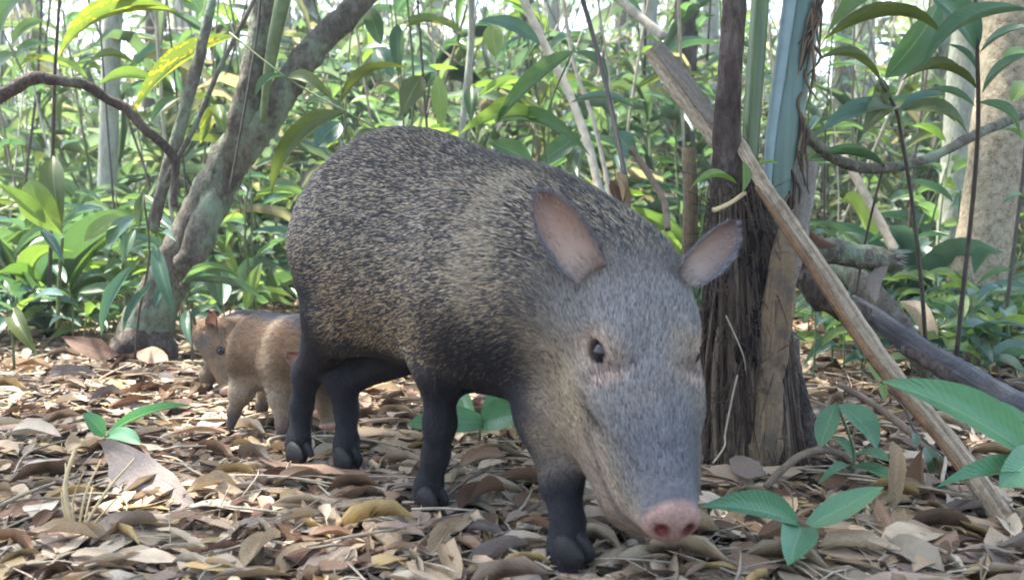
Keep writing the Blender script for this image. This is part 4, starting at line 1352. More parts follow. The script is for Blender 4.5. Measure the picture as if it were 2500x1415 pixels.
# folded-leaf plant behind it
g0 = ground(2075, 1165)
s = plant("folded_leaf_plant", g0, "small plant with one leaf folded over a twig near the palm", "plant")
stem(s, [g0, at(2085, 1100, g0.y + .01), at(2045, 990, g0.y + .02)], .0026, .002, 'cane_green')
lp(s, (2042, 985, 1.38), (2003, 1092, 1.35), 56, (-.7, -1, .1), 'oval', 'leaf_near')
lp(s, (2044, 986, 1.38), (2140, 1098, 1.33), 74, (.3, -1, .6), 'oval_a', 'leaf_near')
lp(s, (2085, 1110, 1.38), (2170, 1125, 1.32), 48, UPF, 'oval', 'leaf_near')
lp(s, (2078, 1140, 1.37), (2180, 1175, 1.30), 50, UPF, 'oval', 'leaf_near')
lp(s, (2075, 1140, 1.36), (1995, 1185, 1.30), 26, UPF, 'lance', 'leaf_near')
lp(s, (2085, 1120, 1.40), (2030, 1062, 1.42), 30, UPF, 'lance', 'leaf_near')
g0 = ground(2330, 1130)
s = plant("small_green_herb", g0, "small herb with bright oval leaves beside the upright dead leaves", "plant")
stem(s, [g0, at(2240, 1060, 1.42), at(2210, 1000, 1.44), at(2150, 930, 1.47)], .002, .0015, 'cane')
lp(s, (2235, 1055, 1.40), (2232, 1090, 1.38), 26, (0, -1, .3), 'oval', 'leaf')
lp(s, (2260, 1090, 1.40), (2285, 1180, 1.36), 60, (.3, -1, .3), 'oval', 'leaf')
lp(s, (2150, 935, 1.46), (2158, 975, 1.44), 22, (0, -1, .3), 'oval', 'leaf_yellow')
lp(s, (2152, 930, 1.46), (2120, 880, 1.46), 28, (0, -1, .3), 'oval', 'leaf_yellow')
# upright dead leaves
def dead_one(label, b, t, w, nrm, tpl, mat, group=None):
    m = blade_matrix(at(*b), at(*t), wpx(w, (b[2] + t[2]) / 2), nrm, 0.6)
    o = new_obj("fallen_leaf", leaf_mesh(tpl, mat))
    o.matrix_basis = m
    return tag(o, label, "dead leaf", group)


dead_one("tall rust-and-yellow dead leaf standing upright among ribbed leaves", (2175, 1250, 1.20), (2180, 1075, 1.24), 66, (-.2, -1, .1), 'dead_a', 'dead_tan')
dead_one("dark red-brown dead leaf standing beside the rust-yellow one", (2262, 1250, 1.25), (2252, 1095, 1.28), 62, (.2, -1, .1), 'dead_b', 'dead_red')
dead_one("cream curled dead leaf standing close behind the peccary's ear", (1528, 520, 1.62), (1505, 418, 1.62), 62, (.2, -1, .2), 'dead_d', 'dead_tan')
dead_one("dark brown curled dead leaf standing behind the near ear", (1515, 525, 1.60), (1490, 440, 1.60), 40, (-.4, -1, .1), 'dead_b', 'dead_red')
dead_one("grey-brown dry bract hanging from the splintered log", (2172, 640, 1.78), (2138, 738, 1.76), 52, (.5, -1, .2), 'dead_b', 'dead_grey')
dead_one("pale cream sheath lying between the logs and the tan trunk", (2195, 735, 2.1), (2265, 870, 2.0), 74, (.3, -1, .5), 'dead_a', 'dead_tan')
dead_one("dark reddish curled leaf resting on the splintered log", (1975, 560, 1.75), (2045, 600, 1.74), 40, (.3, -.8, .6), 'dead_b', 'dead_red')
dead_one("large rose-brown leaf lying flat in front of the hind feet", (632, 1118, 1.38), (880, 1166, 1.30), 58, (.05, -.45, 1), 'dead_e', 'dead_rose')
dead_one("dark brown leaf under the large rose-brown leaf", (545, 1102, 1.43), (690, 1145, 1.38), 40, (.1, -.7, 1), 'dead_b', 'dead_red')
dead_one("big grey-brown curled leaf beneath the seedling", (248, 1085, 1.44), (490, 1258, 1.21), 100, (-.45, -1, .75), 'dead_c', 'dead_grey')
dead_one("twisted olive-tan leaf curling beside the grey-brown one", (640, 1195, 1.26), (462, 1288, 1.17), 50, (-.1, -.7, 1), 'dead_e', 'dead_tan')
dead_one("wavy golden-brown leaf rolled in the front litter", (290, 1290, 1.16), (470, 1310, 1.13), 50, (0, -.6, 1), 'dead_b', 'dead_tan')
dead_one("rusty leaf with upturned tip at the forked tree's foot", (150, 822, 2.22), (292, 868, 2.16), 52, (.1, -1, .6), 'dead_e', 'dead_red')
dead_one("dull pink-brown round leaf against the forked tree's foot", (410, 880, 2.20), (330, 860, 2.24), 46, (0, -.8, .8), 'dead_c', 'dead_rose')
dead_one("pale upturned leaf with white blotches in front of the near forefoot", (1040, 1310, 1.13), (1155, 1268, 1.10), 70, (.2, -1, .5), 'dead_a', 'dead_tan')
dead_one("dark mahogany leaf lying by the near forefoot", (935, 1215, 1.22), (1065, 1262, 1.17), 46, (.1, -.8, 1), 'dead_b', 'dead_red')
dead_one("grey leaf propped against the palm's root foot", (1780, 1120, 1.36), (1868, 1160, 1.32), 56, (-.2, -1, .6), 'dead_c', 'dead_grey')
dead_one("orange-tan leaf by the palm's foot beside the grey one", (1960, 1150, 1.35), (1850, 1140, 1.36), 34, (0, -.8, 1), 'dead_e', 'dead_tan')
dead_one("pale brown arched leaf seen behind the two forelegs", (1120, 1135, 1.36), (1235, 1110, 1.36), 56, (0, -.9, .8), 'dead_a', 'dead_rose')
dead_one("grey-rose long leaf in front of the rust-yellow upright leaf", (2140, 1215, 1.20), (2190, 1310, 1.10), 60, (.3, -.7, .8), 'dead_f', 'dead_rose')

# saplings with big leaves, upper right
A, Bq = 1.75, 1.60
g0 = ground(2270, 1000)
s = plant("sapling", at(2262, 875, 2.0), "sapling with drooping brownish-olive leaves in front of the sagging vine", "sapling")
stem(s, pxs((2262, 875, 2.0), (2250, 700, 1.95), (2225, 480, 1.88), (2200, 330, 1.82), (2186, 265, 1.80), (2150, 200, 1.78)), .0045, .003, 'cane')
for b, t, w, n_, tp, mt in [((2186, 262, 1.8), (2105, 330, 1.74), 62, (-.5, -1, .5), 'lance_a', 'leaf_olive'), ((2190, 268, 1.8), (2000, 325, 1.76), 62, (-.1, -.8, 1), 'lance', 'leaf_blue'),
                            ((2195, 270, 1.8), (2362, 330, 1.78), 58, (.3, -.9, .7), 'lance_a', 'leaf_olive'), ((2192, 275, 1.8), (2312, 234, 1.82), 34, UPF, 'lance', 'leaf_blue'),
                            ((2150, 252, 1.84), (2335, 302, 1.86), 34, (0, -.5, 1), 'lance', 'leaf'), ((2150, 200, 1.78), (1990, 150, 1.78), 34, (0, -.4, 1), 'lance_a', 'leaf_olive'),
                            ((2160, 190, 1.79), (2295, 0, 1.78), 92, (.5, -1, .3), 'lance', 'leaf'), ((2152, 190, 1.8), (2135, 290, 1.79), 40, (0, -1, .2), 'lance', 'leaf_olive')]:
    lp(s, b, t, w, n_, tp, mt)
s = plant("sapling", at(2335, 870, 1.9), "tall sapling with large blue-green leaves before the mottled tan trunk", "sapling")
stem(s, pxs((2335, 870, 1.9), (2352, 700, 1.85), (2376, 480, 1.78), (2388, 300, 1.70), (2386, 130, 1.64), (2380, -60, 1.6)), .0048, .003, 'cane')
for b, t, w, n_, tp, mt in [((2386, 128, 1.64), (2245, -30, 1.60), 84, (-.3, -1, .6), 'lance', 'leaf_blue'), ((2392, 130, 1.64), (2520, 66, 1.58), 54, (0, -.7, 1), 'lance', 'leaf_blue'),
                            ((2398, 228, 1.67), (2525, 130, 1.6), 48, (0, -.8, 1), 'lance', 'leaf_blue'), ((2385, 218, 1.67), (2198, 200, 1.66), 38, (0, -.4, 1), 'lance_a', 'leaf_olive'),
                            ((2388, 180, 1.66), (2310, 108, 1.66), 22, UPF, 'lance', 'leaf_blue'), ((2520, 25, 1.5), (2252, 168, 1.55), 40, (0, -.7, 1), 'lance_a', 'leaf_blue'),
                            ((2385, 250, 1.68), (2488, 338, 1.66), 44, (.2, -.8, .8), 'lance_a', 'leaf'), ((2380, 260, 1.68), (2255, 222, 1.7), 34, (0, -.5, 1), 'lance', 'leaf'),
                            ((2240, -20, 1.62), (2020, 80, 1.62), 62, (-.2, -.8, .8), 'lance_a', 'leaf'), ((2015, 96, 1.66), (2305, 92, 1.64), 40, (0, -.6, 1), 'lance_a', 'leaf_olive')]:
    lp(s, b, t, w, n_, tp, mt)
s = plant("sapling", at(2250, 830, 2.3), "leaf tufts on a thin stem at the mottled trunk's edge", "sapling")
stem(s, pxs((2440, 900, 2.2), (2470, 650, 2.2), (2500, 400, 2.2), (2515, 200, 2.2)), .005, .003, 'cane')
for b, t, w, tp in [((2515, 120, 2.2), (2445, 165, 2.15), 40, 'oval'), ((2515, 200, 2.2), (2470, 250, 2.15), 46, 'oval'), ((2495, 340, 2.2), (2430, 320, 2.15), 26, 'lance'), ((2500, 480, 2.2), (2445, 500, 2.15), 20, 'lance'), ((2470, 660, 2.2), (2380, 700, 2.15), 18, 'lance')]:
    lp(s, b, t, w, UPF, tp, 'leaf_yellow' if tp == 'oval' else 'leaf')
s = plant("sapling", at(1985, 430, 1.9), "single long flat leaf on a thin stem over the sagging vine", "sapling")
stem(s, pxs((2080, 780, 2.0), (2110, 600, 1.95), (2150, 430, 1.85), (2158, 402, 1.82)), .003, .002, 'cane')
lp(s, (2158, 404, 1.80), (1965, 394, 1.74), 20, UPF, 'lance', 'leaf')

# left side plants
s = plant("broadleaf_shrub", at(135, 760, 2.3), "shrub with two large glossy yellow-green leaves low beside the liana", "shrub")
stem(s, pxs((140, 800, 2.3), (145, 680, 2.28), (152, 580, 2.25)), .005, .004, 'cane_green')
for b, t, w, n_, tp, mt in [((152, 572, 2.25), (72, 436, 2.2), 92, (-.2, -1, .5), 'obov', 'leaf_yellow'), ((112, 545, 2.2), (-10, 448, 2.15), 38, (0, -.9, .8), 'lance', 'leaf_yellow'),
                            ((152, 570, 2.25), (130, 380, 2.3), 58, (.2, -1, .3), 'obov', 'leaf_olive'), ((150, 560, 2.24), (262, 512, 2.2), 38, UPF, 'lance', 'leaf_blue'),
                            ((205, 590, 2.22), (315, 530, 2.2), 52, (0, -1, .7), 'oval', 'leaf_yellow'), ((262, 600, 2.2), (330, 530, 2.18), 50, (0, -1, .7), 'oval', 'leaf_blue'),
                            ((100, 562, 2.2), (158, 645, 2.15), 24, UPF, 'lance', 'leaf_blue'), ((60, 560, 2.3), (-20, 545, 2.2), 40, UPF, 'lance', 'leaf_blue'),
                            ((250, 500, 2.3), (180, 470, 2.25), 46, UPF, 'lance', 'leaf')]:
    lp(s, b, t, w, n_, tp, mt)
s = plant("strap_leaf_plant", at(375, 640, 2.12), "plant with hanging strap leaves over the forked tree's base", "plant")
stem(s, pxs((330, 870, 2.16), (340, 760, 2.13), (365, 620, 2.1), (350, 480, 2.1)), .003, .002, 'cane')
for b, t, w, n_, tp, mt in [((330, 645, 2.1), (248, 822, 2.05), 32, (-.3, -1, .2), 'lance', 'leaf_blue'), ((378, 598, 2.1), (426, 768, 2.04), 36, (.2, -1, .2), 'lance', 'leaf_blue'),
                            ((375, 690, 2.1), (300, 815, 2.05), 22, (-.3, -1, .2), 'lance', 'leaf_blue'), ((402, 690, 2.08), (378, 755, 2.05), 22, (0, -1, .2), 'lance', 'leaf_blue'),
                            ((330, 560, 2.1), (300, 642, 2.06), 30, (0, -1, .1), 'lance', 'leaf'), ((392, 570, 2.1), (430, 590, 2.05), 18, UPF, 'lance', 'leaf_blue'),
                            ((352, 470, 2.12), (340, 560, 2.1), 26, (0, -1, .1), 'lance', 'leaf_olive')]:
    lp(s, b, t, w, n_, tp, mt)
s = plant("strap_leaf_plant", ground(470, 870), "thin-leaved plant at the side of the piglets' heads", "plant")
stem(s, pxs((470, 880, 2.2), (462, 760, 2.2), (440, 690, 2.2)), .003, .002, 'cane')
for b, t, w, n_, tp, mt in [((460, 755, 2.2), (470, 850, 2.12), 26, (0, -1, .1), 'lance', 'leaf_blue'), ((445, 690, 2.2), (600, 690, 2.2), 18, UPF, 'strap', 'leaf'), ((445, 690, 2.2), (650, 740, 2.2), 10, UPF, 'strap_a', 'leaf_blue'),
                            ((540, 745, 2.3), (520, 620, 2.35), 40, (0, -1, .1), 'lance', 'leaf'), ((600, 760, 2.35), (640, 640, 2.4), 34, (0, -1, .1), 'lance', 'leaf_yellow')]:
    lp(s, b, t, w, n_, tp, mt)
s = plant("drooping_herb", ground(40, 880), "herb with one folded olive leaf drooping at the lower side", "plant")
stem(s, pxs((35, 900, 2.0), (30, 800, 1.98), (32, 752, 1.96)), .003, .002, 'cane_green')
for b, t, w, n_, tp, mt in [((32, 752, 1.96), (92, 868, 1.9), 44, (.3, -1, .2), 'lance_a', 'leaf_olive'), ((30, 760, 1.96), (-40, 740, 1.9), 30, UPF, 'lance', 'leaf_blue'),
                            ((80, 735, 2.05), (155, 720, 2.0), 36, UPF, 'oval', 'leaf_blue'), ((30, 770, 1.96), (-20, 840, 1.9), 36, (0, -1, .4), 'lance', 'leaf_blue'), ((120, 800, 2.1), (160, 770, 2.1), 20, UPF, 'lance', 'leaf_blue')]:
    lp(s, b, t, w, n_, tp, mt)
s = plant("spotted_shrub", at(150, 640, 2.5), "tall shrub with long yellow-spotted leaves over the liana", "shrub")
stem(s, pxs((120, 760, 2.5), (128, 400, 2.4), (135, 160, 2.3), (150, -60, 2.25)), .005, .003, 'cane')
for b, t, w, n_, tp, mt in [((438, 30, 2.2), (140, 142, 2.1), 40, (0, -.9, .6), 'lance_a', 'leaf_spot'), ((470, 10, 2.2), (230, 40, 2.15), 26, (0, -.9, .6), 'strap', 'leaf_spot'),
                            ((135, 150, 2.3), (50, 165, 2.2), 30, UPF, 'lance', 'leaf_spot'), ((30, 112, 2.3), (105, 50, 2.25), 42, (0, -1, .5), 'oval', 'leaf'), ((0, 80, 2.3), (60, -20, 2.25), 52, (0, -1, .5), 'oval', 'leaf'),
                            ((40, 142, 2.3), (105, 105, 2.25), 36, (0, -1, .5), 'oval', 'leaf'), ((-20, 190, 2.3), (35, 130, 2.25), 46, (0, -1, .5), 'oval', 'leaf'), ((5, 40, 2.4), (-30, -60, 2.4), 60, (0, -1, .5), 'oval', 'leaf'),
                            ((335, 160, 2.4), (212, 160, 2.35), 26, UPF, 'lance_a', 'leaf_olive'), ((400, 212, 2.35), (238, 212, 2.3), 36, (0, -.9, .7), 'lance_a', 'leaf_yellow'),
                            ((575, 88, 2.3), (325, 275, 2.2), 52, (-.2, -1, .5), 'lance', 'leaf_spot'), ((480, 268, 2.2), (425, 355, 2.15), 40, (-.2, -1, .3), 'oval', 'leaf_yellow'),
                            ((530, 255, 2.25), (490, 352, 2.2), 34, (.2, -1, .3), 'lance', 'leaf_spot'), ((530, 255, 2.25), (550, 330, 2.2), 32, (.2, -1, .3), 'lance', 'leaf_yellow'), ((440, 238, 2.3), (368, 302, 2.25), 34, (-.2, -1, .5), 'lance', 'leaf'),
                            ((420, 180, 2.4), (385, 130, 2.4), 26, UPF, 'lance', 'leaf'), ((490, 30, 2.3), (450, -30, 2.3), 50, (0, -1, .4), 'oval', 'leaf')]:
    lp(s, b, t, w, n_, tp, mt)
# strap leaves by the rump and behind the back
s = plant("arching_strap_plant", at(800, 420, 2.0), "arching olive strap leaf on a slanting stem beside the peccary's rump", "plant")
stem(s, pxs((560, 80, 2.05), (700, 190, 2.0), (830, 265, 1.95), (930, 322, 1.9), (1040, 400, 1.88)), .0022, .002, 'cane_green')
for b, t, w, n_, tp, mt in [((848, 275, 1.94), (664, 476, 1.9), 50, (-.3, -1, .3), 'strap', 'leaf_olive'), ((700, 190, 2.0), (818, 250, 1.96), 38, (.2, -1, .5), 'lance_a', 'leaf_olive'), ((700, 188, 2.0), (622, 240, 1.96), 24, UPF, 'lance_a', 'leaf'),
                            ((828, 258, 1.95), (1005, 170, 1.95), 26, UPF, 'lance_a', 'leaf_olive'), ((930, 320, 1.92), (860, 365, 1.9), 50, UPF, 'lance', 'leaf_olive')]:
    lp(s, b, t, w, n_, tp, mt)
s = plant("arching_strap_plant", at(1300, 560, 2.2), "long bright arching leaves just above the peccary's shoulders", "plant")
stem(s, pxs((1330, 620, 2.2), (1340, 450, 2.15), (1330, 300, 2.12), (1400, 120, 2.1)), .003, .002, 'cane_green')
for b, t, w, n_, tp, mt in [((1335, 305, 2.12), (1118, 332, 2.05), 40, (0, -.9, .7), 'lance_a', 'leaf_yellow'), ((1215, 300, 2.15), (1442, 382, 2.05), 52, (0, -.9, .6), 'lance_a', 'leaf'),
                            ((1405, 125, 2.1), (1205, 312, 2.05), 44, (-.2, -1, .4), 'lance', 'leaf'), ((1400, 128, 2.1), (1485, 215, 2.08), 36, UPF, 'lance_a', 'leaf'), ((1320, 112, 2.1), (1165, 52, 2.08), 48, (0, -.9, .7), 'lance', 'leaf_blue'),
                            ((1395, 250, 2.1), (1555, 268, 2.08), 28, UPF, 'lance', 'leaf_blue'), ((1200, 62, 2.2), (1212, 142, 2.15), 50, (0, -1, .2), 'oval', 'leaf_yellow'), ((1545, 380, 2.1), (1500, 322, 2.1), 54, (0, -1, .4), 'oval', 'leaf_blue'),
                            ((1300, 400, 2.2), (1200, 350, 2.15), 56, (0, -1, .4), 'oval', 'leaf'), ((1320, 400, 2.2), (1420, 330, 2.2), 50, (0, -1, .4), 'oval', 'leaf')]:
    lp(s, b, t, w, n_, tp, mt)
s = plant("hanging_leaf_sapling", at(1030, 560, 2.5), "sapling with upright and hanging blade leaves behind the peccary's rump", "sapling")
stem(s, pxs((1010, 620, 2.5), (1000, 400, 2.5), (1010, 200, 2.5), (990, -40, 2.5)), .004, .003, 'cane_green')
for b, t, w, n_, tp, mt in [((970, 60, 2.45), (975, 185, 2.4), 36, (0, -1, .1), 'lance', 'leaf'), ((1070, 185, 2.4), (1078, 310, 2.4), 40, (0, -1, .1), 'lance_flat', 'leaf_yellow'), ((1030, 185, 2.45), (980, 282, 2.4), 56, (0, -1, .2), 'lance', 'leaf_olive'),
                            ((1150, 210, 2.5), (1150, 300, 2.45), 32, (0, -1, .1), 'lance', 'leaf'), ((920, 120, 2.5), (960, 190, 2.45), 50, (0, -1, .3), 'lance', 'leaf_blue'), ((990, 70, 2.5), (1090, 60, 2.45), 40, UPF, 'lance', 'leaf_yellow'), ((985, 50, 2.5), (1130, 85, 2.45), 40, UPF, 'oval', 'leaf_spot'),
                            ((900, 20, 2.5), (930, 110, 2.45), 44, (0, -1, .3), 'oval', 'leaf'), ((830, 300, 2.5), (770, 360, 2.45), 60, (0, -1, .3), 'oval', 'leaf_blue')]:
    lp(s, b, t, w, n_, tp, mt)

# dark cane and lattice stems behind the shoulders
for lab, pts, r_, mt in [("dark straight cane slanting down to the cream dead leaf", ((1405, -60, 2.0), (1440, 60, 2.0), (1475, 190, 1.95), (1500, 300, 1.9), (1522, 412, 1.85), (1535, 520, 1.8)), .0048, 'cane'),
                         ("pale slanting pole crossing behind the peccary's shoulders", ((1250, -60, 2.9), (1320, 90, 2.85), (1390, 230, 2.8), (1440, 370, 2.75), (1475, 520, 2.7)), .012, 'cane_pale'),
                         ("second thin pale pole beside the slanting one", ((1370, -40, 3.0), (1400, 150, 2.95), (1450, 300, 2.9), (1495, 500, 2.85)), .006, 'cane_pale'),
                         ("thin upright tan sapling stem above the peccary's back", ((1120, 400, 3.0), (1135, 250, 3.0), (1150, 100, 3.0), (1148, -60, 3.0)), .010, 'bark_pale'),
                         ("brown twig slanting behind the cream dead leaf", ((1540, 360, 2.1), (1580, 420, 2.08), (1620, 490, 2.05), (1630, 560, 2.0)), .007, 'twig'),
                         ("dry pale stalk slanting across the upper thicket", ((1490, -20, 2.6), (1560, 40, 2.55), (1620, 90, 2.5)), .012, 'cane_pale')]:
    single("cane", pxs(*pts), [r_] * len(pts), mt, lab, "cane", sides=8, rough=0.1)
# ------------------------------------------------------------------ thicket: many plants of a few kinds, each its own thing
R2 = random.Random(23)


def shrub(loc, h, nst, nl, L, W, mats, tpls, label, group, droop=0.35, spread=0.25, name="understory_plant", smat='cane_green'):
    o = empty(name, loc, label, "plant", group)
    for k in range(nst):
        az = R2.uniform(0, 6.28)
        top = loc + Vector((math.cos(az) * spread * R2.uniform(.3, 1) * h, math.sin(az) * spread * R2.uniform(.3, 1) * h, h * R2.uniform(.75, 1.1)))
        mid = (loc + top) / 2 + Vector((R2.gauss(0, .03 * h), R2.gauss(0, .03 * h), .05 * h))
        stem(o, [loc, mid, top], .0035 * (0.6 + h), .0018, smat)
        a0 = R2.uniform(0, 6.28)
        for i in range(nl):
            f = 0.35 + 0.65 * (i + 0.5) / nl
            b = loc.lerp(mid, f * 2) if f < .5 else mid.lerp(top, f * 2 - 1)
            a = a0 + i * 2.4 + R2.uniform(-.4, .4)
            l_ = L * R2.uniform(.65, 1.15)
            dz = R2.uniform(-droop, .45)
            dr = Vector((math.cos(a), math.sin(a), dz)).normalized()
            nrm = Vector((R2.gauss(0, .3), R2.gauss(-.25, .3), 1))
            leaf(o, b + dr * .02, b + dr * (l_ + .02), W * R2.uniform(.75, 1.2) * l_ / L, nrm, R2.choice(tpls), R2.choice(mats))
    return o


def strap_tuft(loc, n, L, W, mats, label, group):
    o = empty("strap_tuft", loc, label, "plant", group)
    for i in range(n):
        a = R2.uniform(0, 6.28)
        rch = L * R2.uniform(.5, .95)
        tip = loc + Vector((math.cos(a) * rch, math.sin(a) * rch, L * R2.uniform(.05, .75)))
        leaf(o, loc + Vector((R2.gauss(0, .01), R2.gauss(0, .01), 0)), tip, W * R2.uniform(.7, 1.2), (R2.gauss(0, .2), -.3, 1), R2.choice(['strap', 'strap_a', 'lance_a']), R2.choice(mats))
    return o


def spot(px, D):
    x = (px - 1250) / FPX * D
    return Vector((x, D, gz(x, D)))


zones = [("left of the forked tree", -150, 330, 26), ("between forked tree and peccary", 430, 760, 14), ("behind the peccary's back", 760, 1720, 30), ("beyond the logs", 1950, 2650, 20)]
kinds = [("broad-leaved green plant in the thicket ", ['leaf', 'leaf', 'leaf_yellow', 'leaf_blue'], ['oval', 'lance', 'oval_a'], .17, .062),
         ("narrow-leaved sapling in the thicket ", ['leaf', 'leaf_yellow', 'leaf_olive', 'leaf'], ['lance', 'lance_a', 'lance_b'], .24, .042),
         ("glossy blue-green plant in the thicket ", ['leaf_blue', 'leaf_blue', 'leaf'], ['lance', 'lance_b', 'oval'], .18, .048)]
for zn, x0, x1, n in zones:
    for i in range(n):
        D = 2.55 + 4.2 * ((i + R2.random()) / n) ** 1.25
        if zn.startswith("beyond"): D += .15
        x = R2.uniform(x0, x1)
        k = R2.randrange(3)
        lb, mats, tpls, L, W = kinds[k]
        W *= R2.uniform(.6, 1.0); L *= R2.uniform(.7, 1.05)
        if zn.startswith("behind") and D < 3.0: D += .5
        h = R2.uniform(.30, .62) if D < 3.2 else R2.uniform(.4, 1.25)
        sc = 1.0 if D < 4 else 1.2
        shrub(spot(x, D), h, R2.choice([1, 2, 2]), R2.randint(5, 8), L * sc, W * sc, mats, tpls, lb + zn, lb + zn)
    for i in range(max(3, n // 5)):
        D = R2.uniform(2.5, 4.6)
        strap_tuft(spot(R2.uniform(x0, x1), D), R2.randint(6, 10), R2.uniform(.28, .5), .030, ['leaf', 'leaf_yellow', 'leaf_blue'], "tuft of arching strap leaves " + zn, "strap leaf tufts " + zn)

# low green seedlings where the litter ends
for i in range(165):
    px = R2.choice([R2.uniform(-100, 330), R2.uniform(-100, 700), R2.uniform(1960, 2550), R2.uniform(1960, 2550), R2.uniform(2250, 2550), R2.uniform(880, 1700)])
    D = R2.uniform(2.4, 3.6)
    if px > 1900: D = R2.uniform(1.95, 3.2)
    z = "left" if px < 760 else ("between the peccary's legs" if px < 1750 else "under the logs")
    lab = {"left": "low seedling at the litter's edge near the forked tree", "between the peccary's legs": "low seedling in the shade behind the peccary", "under the logs": "low seedling under the logs and stalks"}[z]
    shrub(spot(px, D), R2.uniform(.07, .22), 1, R2.randint(4, 7), .12, .034, ['leaf', 'leaf_blue', 'leaf_yellow', 'leaf_blue'], ['oval', 'lance', 'lance_a'], lab, lab, name="seedling")

# thin canes
for zn, x0, x1, n in [("left of the forked tree", -80, 560, 20), ("above the peccary's back", 840, 1720, 36), ("around the mottled tan trunk", 2000, 2520, 12)]:
    for i in range(n):
        D = R2.uniform(2.6, 7.0)
        x = R2.uniform(x0, x1)
        b = spot(x, D)
        h = R2.uniform(1.6, 3.2)
        ln = R2.gauss(0, .16)
        top = b + Vector((ln * h, R2.gauss(0, .1) * h, h))
        mid = (b + top) / 2 + Vector((R2.gauss(0, .04), 0, 0))
        pale = R2.random() < .42
        rad = R2.uniform(.003, .0062)
        o = empty("cane", b, ("thin pale cane standing " if pale else "thin dark cane standing ") + zn, "cane", ("pale canes " if pale else "dark canes ") + zn)
        tube("stem", o, [b, mid, top], [rad, rad * .85, rad * .6], 'cane_pale' if pale else 'cane', sides=6, sub=4)
        for k in range(R2.randint(3, 7)):
            f = R2.uniform(.25, .95)
            p = b.lerp(mid, f * 2) if f < .5 else mid.lerp(top, f * 2 - 1)
            a = R2.uniform(0, 6.28)
            l_ = R2.uniform(.12, .28)
            leaf(o, p, p + Vector((math.cos(a), math.sin(a) * .8, R2.uniform(-.7, .4))).normalized() * l_, l_ * R2.uniform(.14, .26), (R2.gauss(0, .3), -.4, 1), R2.choice(['lance', 'lance_a', 'lance_b']), R2.choice(['leaf', 'leaf', 'leaf_yellow', 'leaf_olive', 'leaf_blue']))

# a pale palm frond far behind the back
fr = empty("palm_frond", at(1040, 330, 4.2), "pale feathery palm frond above the peccary's back", "palm")
spine = pxs((1040, 330, 4.2), (1050, 200, 4.15), (1085, 120, 4.1), (1150, 70, 4.0))
tube("rachis", fr, spine, [.008, .006, .005, .003], 'cane_green', sides=6)
for i in range(15):
    f = i / 14
    p = spine[1].lerp(spine[2], f) if f < .5 else spine[2].lerp(spine[3], f)
    for s_ in (-1, 1):
        leaf(fr, p, p + Vector((s_ * .16 + .05, -.05, -.14 + .06 * s_)) * (1.2 - .5 * f), .016, (0, -.8, .6), 'strap', 'leaf_blue', "leaflet")

# ------------------------------------------------------------------ litter: the largest leaves one by one, the rest as one layer
R3 = np.random.default_rng(5)
dead_cols = np.array([(0.47, 0.34, 0.20), (0.29, 0.165, 0.09), (0.60, 0.48, 0.33), (0.39, 0.29, 0.21), (0.14, 0.08, 0.05), (0.53, 0.39, 0.245), (0.66, 0.56, 0.42), (0.50, 0.355, 0.15), (0.34, 0.265, 0.20), (0.56, 0.43, 0.28), (0.22, 0.14, 0.085)])
DK = list(DEAD)


def litter_area(x, y):
    for cx, cy, cr in ((-0.92, 2.37, .07), (0.344, 1.45, .085), (1.205, 2.62, .09)):
        if (x - cx) ** 2 + (y - cy) ** 2 < cr * cr: return False
    return True


PAL = {'dead_tan': "tan", 'dead_red': "dark-red", 'dead_grey': "grey-brown", 'dead_rose': "rosy-brown"}
PLACES = [("in litter before the seedling", -150, 700, 1120, 1420), ("in litter before the hind feet", 700, 1300, 1130, 1420), ("in litter under the snout", 1300, 1850, 1180, 1420), ("in litter under the ribbed leaves", 1850, 2600, 1150, 1420),
          ("in sunlit litter near the piglets", -100, 760, 860, 1120), ("in litter behind the peccary's legs", 760, 1420, 900, 1130)]
for pl, x0, x1, y0, y1 in PLACES:
    n = 52 if y0 > 1100 else 44
    for i in range(n):
        g = ground(float(R3.uniform(x0, x1)), float(R3.uniform(y0, y1)))
        if not litter_area(g.x, g.y): continue
        mk = ['dead_tan', 'dead_tan', 'dead_red', 'dead_grey', 'dead_rose', 'dead_tan'][int(R3.integers(6))]
        tp = DK[int(R3.integers(len(DK)))]
        L = float(R3.uniform(.045, .105))
        a = float(R3.uniform(0, 6.28))
        dr = Vector((math.cos(a), math.sin(a), float(R3.normal(0, .09))))
        b = Vector((g.x, g.y, g.z + float(R3.uniform(.004, .012)))) - dr * L * .5
        o = new_obj("fallen_leaf", leaf_mesh(tp, mk))
        o.matrix_basis = blade_matrix(b, b + dr * L, L * float(R3.uniform(.34, .58)), (float(R3.normal(0, .2)), float(R3.normal(-.12, .2)), 1 if R3.random() < .7 else -1), float(R3.uniform(.18, .5)))
        look = {'dead_a': "curled", 'dead_b': "ridged", 'dead_c': "twisted", 'dead_d': "cupped", 'dead_e': "narrow", 'dead_f': "wavy"}[tp]
        size = "small" if L < .065 else ("mid-sized" if L < .085 else "large")
        tag(o, size + " " + look + " " + PAL[mk] + " leaf " + pl, "dead leaf", PAL[mk] + " dead leaves " + pl)


